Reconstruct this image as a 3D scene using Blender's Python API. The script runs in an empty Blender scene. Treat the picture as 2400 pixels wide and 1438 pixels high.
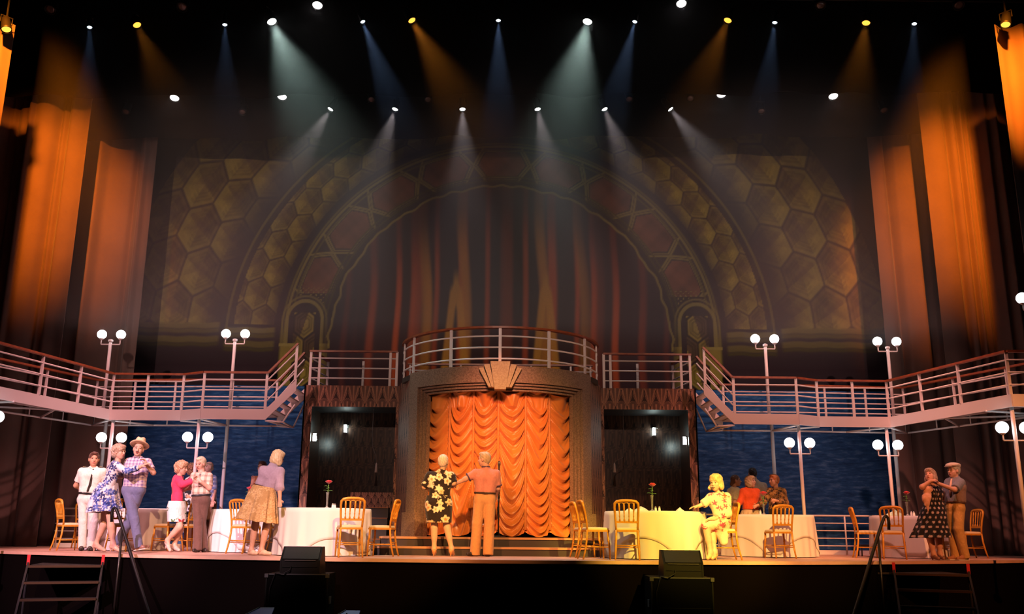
import bpy, math, random
import numpy as np
from mathutils import Vector, Matrix

random.seed(7)
RNG = np.random.default_rng(7)
SC = bpy.context.scene
COL = SC.collection

# ------------------------------------------------------------------ camera
FOC = 2150.0                      # focal length in pixels of the 2400 wide frame
CX, CY = 1174.0, 719.0            # image centre of the lens axis
EYE = 0.43                        # eye height above the stage floor
TILT = math.atan(523.4 / FOC)
ROLL = 0.0096
_R = np.array([1.0, 0, 0]); _F = np.array([0, math.cos(TILT), math.sin(TILT)])
_U = np.array([0, -math.sin(TILT), math.cos(TILT)])
_R2 = _R * math.cos(ROLL) + _U * math.sin(ROLL)
_U2 = -_R * math.sin(ROLL) + _U * math.cos(ROLL)
cam_d = bpy.data.cameras.new('camera'); cam = bpy.data.objects.new('camera', cam_d); COL.objects.link(cam)
cam_d.sensor_width = 36.0; cam_d.lens = 36.0 * FOC / 2400.0
cam_d.shift_x = (1200.0 - CX) / 2400.0
cam_d.clip_end = 200
m = Matrix.Identity(4)
for i in range(3):
    m[i][0] = _R2[i]; m[i][1] = _U2[i]; m[i][2] = -_F[i]
m[2][3] = EYE
cam.matrix_world = m
SC.camera = cam


def at(px, py, Y):
    """world point seen at a spot of the photograph, Y metres from the lens"""
    d = _F + (px - CX) / FOC * _R2 + (CY - py) / FOC * _U2
    p = d * (Y / d[1]); p[2] += EYE
    return p


def floor_x(px, Y):
    """X on the stage floor for a photograph column at depth Y"""
    z = -EYE
    den = Y * _F[1] + z * _F[2]; v = FOC * (Y * _U[1] + z * _U[2]) / den
    u = (px - CX - v * math.sin(ROLL)) / math.cos(ROLL)
    return u * den / FOC


# ------------------------------------------------------------------ render look, world
SC.view_settings.view_transform = 'Standard'; SC.view_settings.look = 'None'
SC.view_settings.exposure = 0.0; SC.view_settings.gamma = 1.0; SC.view_settings.use_curve_mapping = False
cy = SC.cycles
cy.use_denoising = True
cy.max_bounces = 4; cy.diffuse_bounces = 2; cy.glossy_bounces = 2; cy.transmission_bounces = 3
cy.volume_bounces = 0; cy.transparent_max_bounces = 6
cy.caustics_reflective = False; cy.caustics_refractive = False
cy.sample_clamp_indirect = 4.0; cy.sample_clamp_direct = 30.0
w = bpy.data.worlds.new('dark_auditorium'); SC.world = w; w.use_nodes = True
w.node_tree.nodes['Background'].inputs[0].default_value = (0.30, 0.22, 0.26, 1)
w.node_tree.nodes['Background'].inputs[1].default_value = 0.0


def spot(name, loc, tgt, power, color, ang, blend=0.6, r=0.12):
    l = bpy.data.lights.new(name, 'SPOT'); l.energy = power; l.color = color
    l.spot_size = math.radians(ang); l.spot_blend = blend; l.shadow_soft_size = r
    o = bpy.data.objects.new(name, l); COL.objects.link(o)
    o.location = loc
    o.rotation_euler = (Vector(tgt) - Vector(loc)).to_track_quat('-Z', 'Y').to_euler()
    return o


# front-of-house lamps on the balcony rail and circle front, behind and above the photographer
LAV = (1.0, 0.56, 0.70); AMB = (1.0, 0.48, 0.14); YEL = (1.0, 0.62, 0.08); ORG = (1.0, 0.33, 0.10)
for s_, sd_ in ((-1, 'left'), (1, 'right')):      # unseen amber lamps added to colour the tops of the side curtains
    spot('added_lamp_%s_amber_offscreen' % sd_, (s_ * 8.8, 13.2, 11.25), (s_ * 10.9, 20.5, 7.9), 9500, (1.0, 0.24, 0.012), 37, 1.0)
spot('house_spot_1_offscreen', (-9.5, 1.0, 9.0), (-6.7, 17.2, 0.0), 21000, LAV, 19, 0.8)
spot('house_spot_2_offscreen', (-2.0, 1.0, 9.0), (-6.9, 17.2, 0.0), 11000, (1.0, 0.52, 0.26), 15, 0.7)
spot('house_spot_3_offscreen', (-4.0, 0.0, 9.5), (-3.9, 16.5, 0.0), 21000, (1.0, 0.62, 0.64), 15, 0.7)
spot('house_spot_4_offscreen', (3.0, 0.0, 9.5), (-2.2, 15.7, 0.2), 17000, AMB, 12, 0.6)
spot('house_spot_5_offscreen', (-6.0, 1.0, 9.0), (0.0, 16.6, 0.7), 12000, ORG, 14, 0.7)
spot('house_spot_6_offscreen', (1.0, 0.0, 9.5), (0.2, 17.0, 1.1), 12000, AMB, 16, 0.8)
spot('house_spot_7_offscreen', (6.0, 0.0, 9.0), (2.75, 15.7, 0.1), 25000, YEL, 12.5, 0.6)
spot('house_spot_8_offscreen', (2.0, 0.5, 9.5), (4.7, 17.0, 0.1), 24000, (1.0, 0.50, 0.15), 14, 0.7)
spot('house_spot_9_offscreen', (9.5, 1.0, 9.0), (7.6, 17.6, 0.2), 9000, ORG, 16, 0.7)
# unseen lamps added high above the apron to light the two bridges
for s_, pk in ((-1, (1.0, 0.40, 0.38)), (1, (1.0, 0.36, 0.27))):
    spot('added_lamp_%s_a_offscreen' % ('left' if s_ < 0 else 'right'), (s_ * 6.8, 13.2, 11.2), (s_ * 6.4, 18.7, 2.6), 3600, pk, 40, 0.7)
    spot('added_lamp_%s_b_offscreen' % ('left' if s_ < 0 else 'right'), (s_ * 2.5, 13.0, 11.2), (s_ * 8.3, 17.2, 2.7), 3600, pk, 24, 0.8)
spot('house_spot_10_offscreen', (0.6, 0.0, 8.0), (0.0, 17.2, 2.55), 9000, (1.0, 0.22, 0.16), 7.5, 0.8)
spot('house_spot_11_offscreen', (0.0, -1.0, 7.5), (0.0, 18.0, 3.2), 2600, (1.0, 0.60, 0.45), 24, 0.8)


# ------------------------------------------------------------------ mesh helpers
def obj(name, V, F, mat, parent=None, smooth=False, col=None, uv=None):
    me = bpy.data.meshes.new(name)
    V = np.asarray(V, dtype=np.float64).reshape(-1, 3)
    if parent is not None and parent.get('_w') is not None:
        V = V - np.array(parent['_w'])
    if isinstance(F, np.ndarray) and F.ndim == 2:
        n, k = F.shape
        me.vertices.add(len(V)); me.vertices.foreach_set('co', V.astype(np.float32).ravel())
        me.loops.add(n * k); me.loops.foreach_set('vertex_index', F.astype(np.int32).ravel())
        me.polygons.add(n); me.polygons.foreach_set('loop_start', np.arange(0, n * k, k, dtype=np.int32))
        me.update(calc_edges=True)
    else:
        me.from_pydata(V.tolist(), [], [tuple(f) for f in F]); me.update()
    if smooth:
        me.polygons.foreach_set('use_smooth', np.ones(len(me.polygons), dtype=bool))
    if col is not None:
        a = me.color_attributes.new('Col', 'FLOAT_COLOR', 'POINT')
        c = np.ones((len(V), 4), dtype=np.float32); c[:, :3] = col
        a.data.foreach_set('color', c.ravel())
    if mat is not None:
        for mm in (mat if isinstance(mat, (list, tuple)) else [mat]):
            me.materials.append(mm)
    o = bpy.data.objects.new(name, me); COL.objects.link(o)
    if parent is not None:
        o.parent = parent
    return o


def thing(name, label, cat, loc=(0, 0, 0), rz=0.0, group=None, local=False):
    o = bpy.data.objects.new(name, None); COL.objects.link(o)
    o.empty_display_size = 0.2
    o.location = loc; o.rotation_euler = (0, 0, rz)
    o['label'] = label; o['category'] = cat
    if group: o['group'] = group
    if not local: o['_w'] = [float(v) for v in loc]
    return o


def tag(o, label, cat, group=None, kind=None):
    if label: o['label'] = label
    if cat: o['category'] = cat
    if group: o['group'] = group
    if kind: o['kind'] = kind
    return o


def dup(root, loc, rz=0.0, label=None, scale=None):
    r = root.copy(); COL.objects.link(r); r.location = loc; r.rotation_euler = (0, 0, rz)
    if scale: r.scale = scale
    if label: r['label'] = label
    for ch in list(root.children):
        c = ch.copy(); COL.objects.link(c); c.parent = r
        for g in list(ch.children):
            d = g.copy(); COL.objects.link(d); d.parent = c
    return r


class MB:
    def __init__(s): s.V = []; s.F = []

    def add(s, V, F):
        b = len(s.V); s.V.extend([tuple(v) for v in V]); s.F.extend([tuple(i + b for i in f) for f in F]); return s

    def box(s, c, d, rz=0.0):
        x, y, z = d[0] / 2, d[1] / 2, d[2] / 2
        P = [(-x, -y, -z), (x, -y, -z), (x, y, -z), (-x, y, -z), (-x, -y, z), (x, -y, z), (x, y, z), (-x, y, z)]
        cs, sn = math.cos(rz), math.sin(rz)
        P = [(c[0] + p[0] * cs - p[1] * sn, c[1] + p[0] * sn + p[1] * cs, c[2] + p[2]) for p in P]
        return s.add(P, [(0, 3, 2, 1), (4, 5, 6, 7), (0, 1, 5, 4), (1, 2, 6, 5), (2, 3, 7, 6), (3, 0, 4, 7)])

    def bar(s, a, b, w, h, up=(0, 0, 1)):
        a = Vector(a); b = Vector(b); d = (b - a).normalized(); u = Vector(up)
        if abs(d.dot(u)) > 0.98: u = Vector((0, 1, 0))
        r = d.cross(u).normalized(); u = r.cross(d).normalized()
        P = []
        for p in (a, b):
            for (i, j) in ((-1, -1), (1, -1), (1, 1), (-1, 1)):
                P.append(p + r * (i * w / 2) + u * (j * h / 2))
        return s.add(P, [(0, 3, 2, 1), (4, 5, 6, 7), (0, 1, 5, 4), (1, 2, 6, 5), (2, 3, 7, 6), (3, 0, 4, 7)])

    def tube(s, pts, r, n=8, closed=False):
        pts = [Vector(p) for p in pts]; m = len(pts)
        rr = [r] * m if not hasattr(r, '__len__') else r
        V = []; F = []; prev = None
        for i, p in enumerate(pts):
            if closed: t = (pts[(i + 1) % m] - pts[i - 1]).normalized()
            else: t = (pts[min(i + 1, m - 1)] - pts[max(i - 1, 0)]).normalized()
            if prev is None:
                u = Vector((0, 0, 1)) if abs(t.z) < 0.9 else Vector((0, 1, 0))
                a = t.cross(u).normalized()
            else:
                a = (prev - t * prev.dot(t)).normalized()
            prev = a; b = t.cross(a)
            for k in range(n):
                q = 2 * math.pi * k / n
                V.append(p + (a * math.cos(q) + b * math.sin(q)) * rr[i])
        for i in range(m if closed else m - 1):
            j = (i + 1) % m
            for k in range(n):
                F.append((i * n + k, i * n + (k + 1) % n, j * n + (k + 1) % n, j * n + k))
        if not closed:
            F.append(tuple(range(n - 1, -1, -1))); F.append(tuple((m - 1) * n + k for k in range(n)))
        return s.add(V, F)

    def lathe(s, prof, n=16, c=(0, 0, 0), sx=1.0, sy=1.0):
        V = []; F = []; m = len(prof)
        for (r, z) in prof:
            for k in range(n):
                q = 2 * math.pi * k / n
                V.append((c[0] + r * math.cos(q) * sx, c[1] + r * math.sin(q) * sy, c[2] + z))
        for i in range(m - 1):
            for k in range(n):
                F.append((i * n + k, i * n + (k + 1) % n, (i + 1) * n + (k + 1) % n, (i + 1) * n + k))
        F.append(tuple(range(n - 1, -1, -1))); F.append(tuple((m - 1) * n + k for k in range(n)))
        return s.add(V, F)

    def sphere(s, c, r, n=16, m=10, sz=1.0):
        prof = [(max(r * math.sin(math.pi * i / m), 1e-4), -r * sz * math.cos(math.pi * i / m)) for i in range(m + 1)]
        return s.lathe(prof, n, c)

    def prism(s, pts, a, b, axis='y'):
        """polygon pts in (x,z) between y=a and y=b (or in (x,y) between z)"""
        n = len(pts)
        if axis == 'y': V = [(p[0], a, p[1]) for p in pts] + [(p[0], b, p[1]) for p in pts]
        elif axis == 'x': V = [(a, p[0], p[1]) for p in pts] + [(b, p[0], p[1]) for p in pts]
        else: V = [(p[0], p[1], a) for p in pts] + [(p[0], p[1], b) for p in pts]
        F = [tuple(range(n)), tuple(range(2 * n - 1, n - 1, -1))]
        for i in range(n):
            j = (i + 1) % n; F.append((i, i + n, j + n, j))
        return s.add(V, F)

    def arc(s, c, a0, a1, r0, r1, z0, z1, n=12):
        """curved block; angle 0 faces the audience, positive to stage right of the picture"""
        V = []; F = []
        for i in range(n + 1):
            a = a0 + (a1 - a0) * i / n; sx, cx_ = math.sin(a), -math.cos(a)
            for (r, z) in ((r0, z0), (r1, z0), (r1, z1), (r0, z1)):
                V.append((c[0] + r * sx, c[1] + r * cx_, z))
        for i in range(n):
            for k in range(4):
                F.append((i * 4 + k, i * 4 + (k + 1) % 4, i * 4 + 4 + (k + 1) % 4, i * 4 + 4 + k))
        F.append((3, 2, 1, 0)); F.append((n * 4, n * 4 + 1, n * 4 + 2, n * 4 + 3))
        return s.add(V, F)

    def obj(s, name, mat, parent=None, smooth=False):
        return obj(name, s.V, s.F, mat, parent, smooth)


def auto_smooth(o, ang=40):
    me = o.data
    me.polygons.foreach_set('use_smooth', np.ones(len(me.polygons), dtype=bool))
    me.set_sharp_from_angle(angle=math.radians(ang))
    return o


def gridquads(nu, nv, wrap=False):
    """vertex index = v*nu+u"""
    u = np.arange(nu if wrap else nu - 1); v = np.arange(nv - 1)
    U, Vv = np.meshgrid(u, v); U2 = (U + 1) % nu
    return np.stack([Vv * nu + U, Vv * nu + U2, (Vv + 1) * nu + U2, (Vv + 1) * nu + U], -1).reshape(-1, 4)


# ------------------------------------------------------------------ materials
MATS = {}


def mat(name, color, rough=0.6, metal=0.0, spec=0.3, noise=None, bump=None, emit=None, sheen=0.0, coat=0.0):
    """noise=(scale, colour2, detail) mottles the colour, bump=(scale, strength)"""
    if name in MATS: return MATS[name]
    mt = bpy.data.materials.new(name); mt.use_nodes = True; nt = mt.node_tree; bs = nt.nodes['Principled BSDF']
    bs.inputs['Base Color'].default_value = (*color, 1); bs.inputs['Roughness'].default_value = rough
    bs.inputs['Metallic'].default_value = metal; bs.inputs['Specular IOR Level'].default_value = spec
    bs.inputs['Sheen Weight'].default_value = sheen; bs.inputs['Coat Weight'].default_value = coat
    if noise or bump:
        tc = nt.nodes.new('ShaderNodeTexCoord')
    if noise:
        n = nt.nodes.new('ShaderNodeTexNoise'); n.inputs['Scale'].default_value = noise[0]
        n.inputs['Detail'].default_value = noise[2] if len(noise) > 2 else 3
        r = nt.nodes.new('ShaderNodeValToRGB'); r.color_ramp.elements[0].position = 0.35; r.color_ramp.elements[1].position = 0.65
        r.color_ramp.elements[0].color = (*color, 1); r.color_ramp.elements[1].color = (*noise[1], 1)
        nt.links.new(tc.outputs['Object'], n.inputs['Vector']); nt.links.new(n.outputs['Fac'], r.inputs['Fac'])
        nt.links.new(r.outputs['Color'], bs.inputs['Base Color'])
    if bump:
        n2 = nt.nodes.new('ShaderNodeTexNoise'); n2.inputs['Scale'].default_value = bump[0]; n2.inputs['Detail'].default_value = 2
        b = nt.nodes.new('ShaderNodeBump'); b.inputs['Strength'].default_value = bump[1]; b.inputs['Distance'].default_value = 0.02
        nt.links.new(tc.outputs['Object'], n2.inputs['Vector']); nt.links.new(n2.outputs['Fac'], b.inputs['Height'])
        nt.links.new(b.outputs['Normal'], bs.inputs['Normal'])
    if emit:
        bs.inputs['Emission Color'].default_value = (*emit[0], 1); bs.inputs['Emission Strength'].default_value = emit[1]
    MATS[name] = mt
    return mt


def painted(name, rough=0.8, spec=0.2, sheen=0.0):
    """cloth, paint or print whose colours are stored on the mesh"""
    if name in MATS: return MATS[name]
    mt = mat(name, (0.5, 0.5, 0.5), rough, 0, spec, sheen=sheen); nt = mt.node_tree
    a = nt.nodes.new('ShaderNodeAttribute'); a.attribute_name = 'Col'
    n = nt.nodes.new('ShaderNodeTexNoise'); n.inputs['Scale'].default_value = 35; n.inputs['Detail'].default_value = 2
    mx = nt.nodes.new('ShaderNodeMix'); mx.data_type = 'RGBA'; mx.blend_type = 'MULTIPLY'; mx.inputs[0].default_value = 0.25
    tc = nt.nodes.new('ShaderNodeTexCoord'); nt.links.new(tc.outputs['Object'], n.inputs['Vector'])
    nt.links.new(a.outputs['Color'], mx.inputs[6]); nt.links.new(n.outputs['Fac'], mx.inputs[7])
    nt.links.new(mx.outputs[2], nt.nodes['Principled BSDF'].inputs['Base Color'])
    return mt


WHITE = mat('white_paint', (0.72, 0.66, 0.66), 0.45, 0, 0.4)
WOODR = mat('handrail_wood', (0.30, 0.085, 0.03), 0.4, 0, 0.4, noise=(9, (0.22, 0.05, 0.02)))
STEEL = mat('steel_tube', (0.55, 0.53, 0.55), 0.3, 0.9, 0.5)
BLACKC = mat('black_cloth', (0.012, 0.006, 0.004), 0.95, 0, 0.05)
BLACKP = mat('black_paint', (0.012, 0.011, 0.012), 0.55, 0, 0.3)
GLOBE = mat('lit_globe', (0.95, 0.95, 0.95), 0.3, 0, 0.3, emit=((0.93, 0.97, 1.0), 7.0))
GRAN = mat('brown_granite', (0.16, 0.105, 0.075), 0.5, 0, 0.35, noise=(42, (0.30, 0.21, 0.15), 5))
GRAN2 = mat('pale_granite', (0.30, 0.24, 0.12), 0.5, 0, 0.35, noise=(40, (0.42, 0.35, 0.20), 5))
GOLD = mat('gilt_wood', (0.50, 0.21, 0.020), 0.38, 0.15, 0.4, noise=(14, (0.58, 0.26, 0.03)))
PRINT = painted('printed_cloth', 0.85, 0.15, 0.1)
PANEL = painted('printed_wallpaper', 0.6, 0.25)
GLOSSP = painted('gloss_wallpaper', 0.28, 0.5)
# ------------------------------------------------------------------ stage floor and its black front
def front(X): return 14.25 + 2.65 * (X / 9.0) ** 2


xs = np.linspace(-15, 15, 61)
mb = MB()
Vt = []; n = len(xs)
for x in xs: Vt += [(x, min(front(x), 21.5), 0.0), (x, 24.6, 0.0), (x, min(front(x), 21.5), -0.05), (x, 24.6, -0.05)]
Ff = []
for i in range(n - 1):
    a = i * 4; b = a + 4
    Ff += [(a, b, b + 1, a + 1), (a + 2, a + 3, b + 3, b + 2), (a, a + 2, b + 2, b), (a + 1, b + 1, b + 3, a + 3)]
fl = obj('floor', Vt, Ff, mat('stage_boards', (0.58, 0.34, 0.26), 0.5, 0, 0.4, noise=(3, (0.50, 0.28, 0.21))))
fl['kind'] = 'structure'
Vt = []; Ff = []
for x in xs: y = min(front(x), 21.5); Vt += [(x, y + 0.04, -0.05), (x, y + 0.04, -1.3), (x, y + 0.10, -0.05), (x, y + 0.10, -1.3)]
for i in range(n - 1):
    a = i * 4; b = a + 4
    Ff += [(a, a + 1, b + 1, b), (a + 2, b + 2, b + 3, a + 3), (a, b, b + 2, a + 2), (a + 1, a + 3, b + 3, b + 1)]
sf = obj('wall_front', Vt, Ff, mat('black_stage_skirt', (0.0022, 0.0014, 0.0014), 0.95, 0, 0.02)); sf['kind'] = 'structure'
pf = MB().box((0, 8.0, -1.36), (36, 34, 0.1)).obj('floor_pit', mat('pit_floor', (0.003, 0.003, 0.003), 0.9, 0, 0.05)); pf['kind'] = 'structure'
bw = MB().box((0, 24.7, 6.0), (34, 0.1, 14.6)).obj('wall_back', BLACKC); bw['kind'] = 'structure'
cl = MB().box((0, 19.3, 13.3), (34, 11.0, 0.1)).obj('ceiling', BLACKC); cl['kind'] = 'structure'


# ------------------------------------------------------------------ painted backdrop with the hexagon arch
def smooth(e0, e1, x):
    t = np.clip((x - e0) / (e1 - e0), 0, 1); return t * t * (3 - 2 * t)


def line(d, w, soft=0.012): return 1 - smooth(w, w + soft * 2, np.abs(d))


def mixc(c, c2, m): return c * (1 - m[..., None]) + np.asarray(c2) * m[..., None]


def hexcell(a, b):
    """pointy hexagon lattice (points along b); local a,b, distance to edge, cell ids; unit = width 1"""
    ry = math.sqrt(3) * 1.38
    a1 = a - np.round(a); b1 = b - np.round(b / ry) * ry
    a2 = (a - .5) - np.round(a - .5); b2 = (b - ry / 2) - np.round((b - ry / 2) / ry) * ry
    k = 1.38

    def ed(x, y): return 0.5 - np.maximum(np.abs(x), np.abs(x) * 0.5 + np.abs(y / k) * 0.866)
    e1 = ed(a1, b1); e2 = ed(a2, b2); s = e1 > e2
    la = np.where(s, a1, a2); lb = np.where(s, b1, b2)
    return la, lb, np.where(s, e1, e2)


def wob(X, Z, f, s): return np.sin(X * f + s) * np.sin(Z * f * 1.13 + s * 2.1) + 0.5 * np.sin(X * f * 2.3 - s) * np.sin(Z * f * 2.1 + s)


def paint_backdrop(X, Z):
    AX = np.abs(X)
    Z0 = 5.05
    c = np.zeros(X.shape + (3,)); c[:] = (0.050, 0.032, 0.040)
    grain = 0.5 + 0.25 * wob(X, Z, 3.1, 1.0) + 0.2 * wob(X, Z, 9.0, 4.0)
    olive = np.array((0.34, 0.275, 0.058)); oliveD = np.array((0.125, 0.082, 0.046)); lineC = np.array((0.36, 0.31, 0.08))
    zz = Z - Z0
    rho = np.where(zz > 0, np.hypot(AX, zz * 1.03), AX)
    th = np.where(zz > 0, np.arctan2(zz * 1.03, AX), 0.0)
    shade_hi = np.ones_like(Z)

    def hexband(c, r0, r1, ncol, s_scale):
        w = (r1 - r0) / ncol
        rm = (r0 + r1) / 2
        a = (rho - r0) / w + 0.5 * 0
        b = np.where(zz > 0, th * rm, zz) / w * s_scale + 0.28
        la, lb, e = hexcell(a, b)
        inside = (rho > r0) & (rho < r1) & (zz > 0.42)
        # painted facets: gold on the outer lower faces, dull on the others, dark core lines
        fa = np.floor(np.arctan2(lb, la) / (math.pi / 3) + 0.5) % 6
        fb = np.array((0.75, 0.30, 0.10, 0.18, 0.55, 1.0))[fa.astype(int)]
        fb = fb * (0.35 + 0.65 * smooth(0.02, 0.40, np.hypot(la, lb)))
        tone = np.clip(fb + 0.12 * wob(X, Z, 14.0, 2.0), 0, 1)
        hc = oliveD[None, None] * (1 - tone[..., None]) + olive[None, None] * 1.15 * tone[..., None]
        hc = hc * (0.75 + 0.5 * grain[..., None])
        ring = (line(e - 0.13, 0.016, 0.016) * 0.5 + line(e - 0.21, 0.014, 0.016) * 0.45 + line(e - 0.29, 0.012, 0.016) * 0.35) * np.where(la < 0.12, 1.0, 0.35)
        hc = hc * (1 - 0.6 * ring[..., None])
        gap = (1 - smooth(0.012, 0.045, e)) * 0.8
        hc = mixc(hc, (0.040, 0.024, 0.028), gap)
        rim = line(e - 0.075, 0.02, 0.02) * (la - 0.4 * lb > 0.0)
        hc = mixc(hc, lineC * 0.75, rim * 0.55)
        c[inside] = (hc * shade_hi[..., None])[inside]
        return c
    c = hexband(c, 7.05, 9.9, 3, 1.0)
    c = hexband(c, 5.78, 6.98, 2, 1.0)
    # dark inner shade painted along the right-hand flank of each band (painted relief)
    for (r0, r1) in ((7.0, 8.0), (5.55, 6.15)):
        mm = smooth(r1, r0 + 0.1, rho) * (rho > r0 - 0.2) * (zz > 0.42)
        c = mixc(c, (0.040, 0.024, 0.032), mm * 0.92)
    # outline of the two bands
    for r in (6.98,):
        c = mixc(c, lineC * 0.6, line(rho - r, 0.02) * (zz > 0.2) * 0.7)
    # cornices at the foot of the bands
    for (x0, x1, zb) in ((7.15, 11, 0.22), (5.75, 7.0, 0.10)):
        inx = smooth(x0 - .05, x0 + .05, AX) * smooth(x1 + .05, x1 - .05, AX)
        for (dz, wd, k) in ((0.16, 0.05, .62), (0.02, 0.03, .4), (-0.20, 0.06, .5), (-0.34, 0.02, .25)):
            c = mixc(c, lineC * k, line(zz - zb - dz + 0.012 * np.sin(X * 9), wd, 0.02) * inx * 0.85)
    # main arch band with long hexagon panels
    rin = 4.32 + 0.022 * np.sin(th * 31 + 2 * np.sin(th * 5)) + 0.02 * np.sin(th * 17 + 1) + 0.012 * np.sin(th * 61)
    band = (rho > 4.3) & (rho < 5.62) & (zz > -2.3)
    bc = np.zeros_like(c); bc[:] = (0.052, 0.033, 0.034); bc *= (0.8 + 0.4 * grain[..., None])
    th2 = th - math.pi / 2
    pitch = 0.305; q = (th2 / pitch + 0.5) - np.floor(th2 / pitch + 0.5) - 0.5
    lx = q * pitch * 5.0; ly = rho - 4.98
    hx = np.maximum(np.abs(ly) / 0.36, (np.abs(lx) + np.abs(ly) * 0.62) / 0.66)
    panel = smooth(0.98, 0.92, hx)
    red = np.array((0.165, 0.070, 0.042)) * (0.55 + 0.9 * grain[..., None])
    arcz = (zz > 1.25)
    bc = np.where((panel * arcz)[..., None] > 0.5, red, bc)
    gl = np.full_like(zz, 0.85)
    bc = mixc(bc, lineC, line(hx - 1.05, 0.022, 0.015) * arcz * 0.7 * gl)
    bc = mixc(bc, lineC * 0.6, line(hx - 1.20, 0.014, 0.012) * arcz * 0.6 * gl)
    xx = line(np.abs(lx) - (0.765 - 0.62 * np.abs(ly)), 0.016, 0.012) * (np.abs(ly) < 0.5) * (np.abs(lx) > 0.45)
    bc = mixc(bc, lineC, xx * arcz * 0.55)
    for (r, wd, k) in ((5.50, 0.018, 0.8), (5.38, 0.010, .4), (5.58, 0.012, .5), (4.62, 0.010, .25), (4.50, 0.012, .3)):
        bc = mixc(bc, lineC * k * gl[..., None], line(rho - r, wd) * 0.9)
    # niche at the foot of the arch
    nx = AX - 5.0; nz = zz - 0.55
    nr = np.where(nz > 0, np.hypot(nx, nz * 0.9), np.abs(nx))
    low = zz < 1.25
    bc = np.where(((nr < 0.43) & low)[..., None], np.array((0.042, 0.026, 0.030)), bc)
    bc = mixc(bc, lineC * gl[..., None], line(nr - 0.45, 0.03) * low * 0.8)
    bc = mixc(bc, lineC * gl[..., None], line(nr - 0.56, 0.012) * low * 0.5)
    dots = (np.sin(X * 48) * np.sin(Z * 48) > 0.55) & (nr > 0.6) & (zz > 0.85) & (zz < 1.4) & (rho > 4.66) & (rho < 5.35)
    bc = np.where(dots[..., None], lineC * 0.7, bc)
    la, lb, e = hexcell(nx / 0.52 + 0.0, nz / 0.52 + 0.2)
    colm = (np.abs(nx) < 0.27) & (nz < 0.2)
    hc = np.where((la + 0.3 * lb < 0)[..., None], olive, oliveD) * (0.8 + 0.4 * grain[..., None])
    hc = hc * (1 - 0.5 * (line(e - 0.15, 0.02, 0.02) + line(e - 0.26, 0.02, 0.02))[..., None])
    hc = mixc(hc, (0.03, 0.02, 0.02), 1 - smooth(0.02, 0.07, e))
    bc = np.where(colm[..., None], hc, bc)
    pil = ((np.abs(AX - 5.42) < 0.14) | (np.abs(AX - 4.47) < 0.10)) & (zz < -0.12)
    bc = np.where(pil[..., None], olive * (0.75 + 0.4 * grain[..., None]), bc)
    cap = ((np.abs(AX - 5.42) < 0.20) | (np.abs(AX - 4.47) < 0.13)) & (np.abs(zz + 0.1) < 0.035)
    bc = np.where(cap[..., None], lineC, bc)
    c = np.where(band[..., None], bc, c)
    # red drape inside the arch
    ins = rho < rin
    fx = X + 0.012 * np.sin(Z * 1.7) * np.abs(X)
    s = np.sin(fx * 11.0 + 0.9 * np.sin(fx * 2.7)) * 0.5 + np.sin(fx * 19.0 + 2.0) * 0.3 + 0.25 * np.sin(fx * 5.1 + .7)
    f = smooth(-0.1, 0.85, s)
    dr = np.array((0.052, 0.028, 0.030)) * (1 - f[..., None]) + np.array((0.52, 0.105, 0.03)) * f[..., None]
    g = smooth(0.45, 1.0, np.sin(fx * 6.2 + 0.5 * np.sin(Z * 0.9) + 1.2)) * smooth(0.2, 0.9, AX) * smooth(2.6, 1.6, AX)
    dr = mixc(dr, (0.60, 0.27, 0.035), g * 0.85)
    # golden pointed folds
    for xc in (1.15, ):
        apex = 6.55
        wdt = 0.05 + 0.14 * np.clip(apex - Z, 0, 3) / 1.5
        d = np.abs(AX - xc)
        hl = line(d - wdt, 0.05, 0.04) * smooth(apex + 0.1, apex - 0.25, Z) + smooth(0.12, 0.02, d) * smooth(apex + 0.5, apex, Z) * smooth(apex - 0.7, apex - .2, Z)
        dr = mixc(dr, (0.68, 0.36, 0.05), np.clip(hl, 0, 1) * 0.85)
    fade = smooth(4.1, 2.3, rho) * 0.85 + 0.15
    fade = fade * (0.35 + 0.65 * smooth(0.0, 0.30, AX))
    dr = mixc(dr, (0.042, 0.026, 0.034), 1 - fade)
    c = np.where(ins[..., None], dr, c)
    edge = line(rho - rin - 0.02, 0.014, 0.016) * (zz > -0.2)
    c = mixc(c, lineC[None, None] * (0.9 * gl[..., None]), edge * 0.7)
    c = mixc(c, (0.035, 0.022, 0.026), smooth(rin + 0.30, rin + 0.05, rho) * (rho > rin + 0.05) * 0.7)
    return np.clip(c, 0.004, 1)


YB = 22.8
nu, nv = 820, 376
X, Z = np.meshgrid(np.linspace(-10.8, 10.8, nu), np.concatenate([[0.02, 1.2], np.linspace(2.2, 11.6, nv - 2)]))
Cb = paint_backdrop(X, Z)
Yg = YB + 0.025 * np.sin(X * 2.1 + 0.4 * np.sin(X * 5)) * smooth(11, 6, Z)
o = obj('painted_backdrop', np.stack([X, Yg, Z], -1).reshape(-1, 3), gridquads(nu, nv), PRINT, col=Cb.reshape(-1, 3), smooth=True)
tag(o, 'dark painted backcloth with a hexagon patterned arch framing red drapes', 'backdrop')
YS = 22.3
seam = bpy.data.materials.new('painted_sea'); seam.use_nodes = True; nt = seam.node_tree; bs = nt.nodes['Principled BSDF']
bs.inputs['Roughness'].default_value = 0.9; bs.inputs['Specular IOR Level'].default_value = 0.1
tc = nt.nodes.new('ShaderNodeTexCoord'); mp = nt.nodes.new('ShaderNodeMapping'); mp.inputs['Scale'].default_value = (2.2, 1, 10)
nn = nt.nodes.new('ShaderNodeTexNoise'); nn.inputs['Scale'].default_value = 1.6; nn.inputs['Detail'].default_value = 7; nn.inputs['Roughness'].default_value = 0.62
rp = nt.nodes.new('ShaderNodeValToRGB')
rp.color_ramp.elements[0].position = 0.30; rp.color_ramp.elements[0].color = (0.016, 0.055, 0.160, 1)
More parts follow.
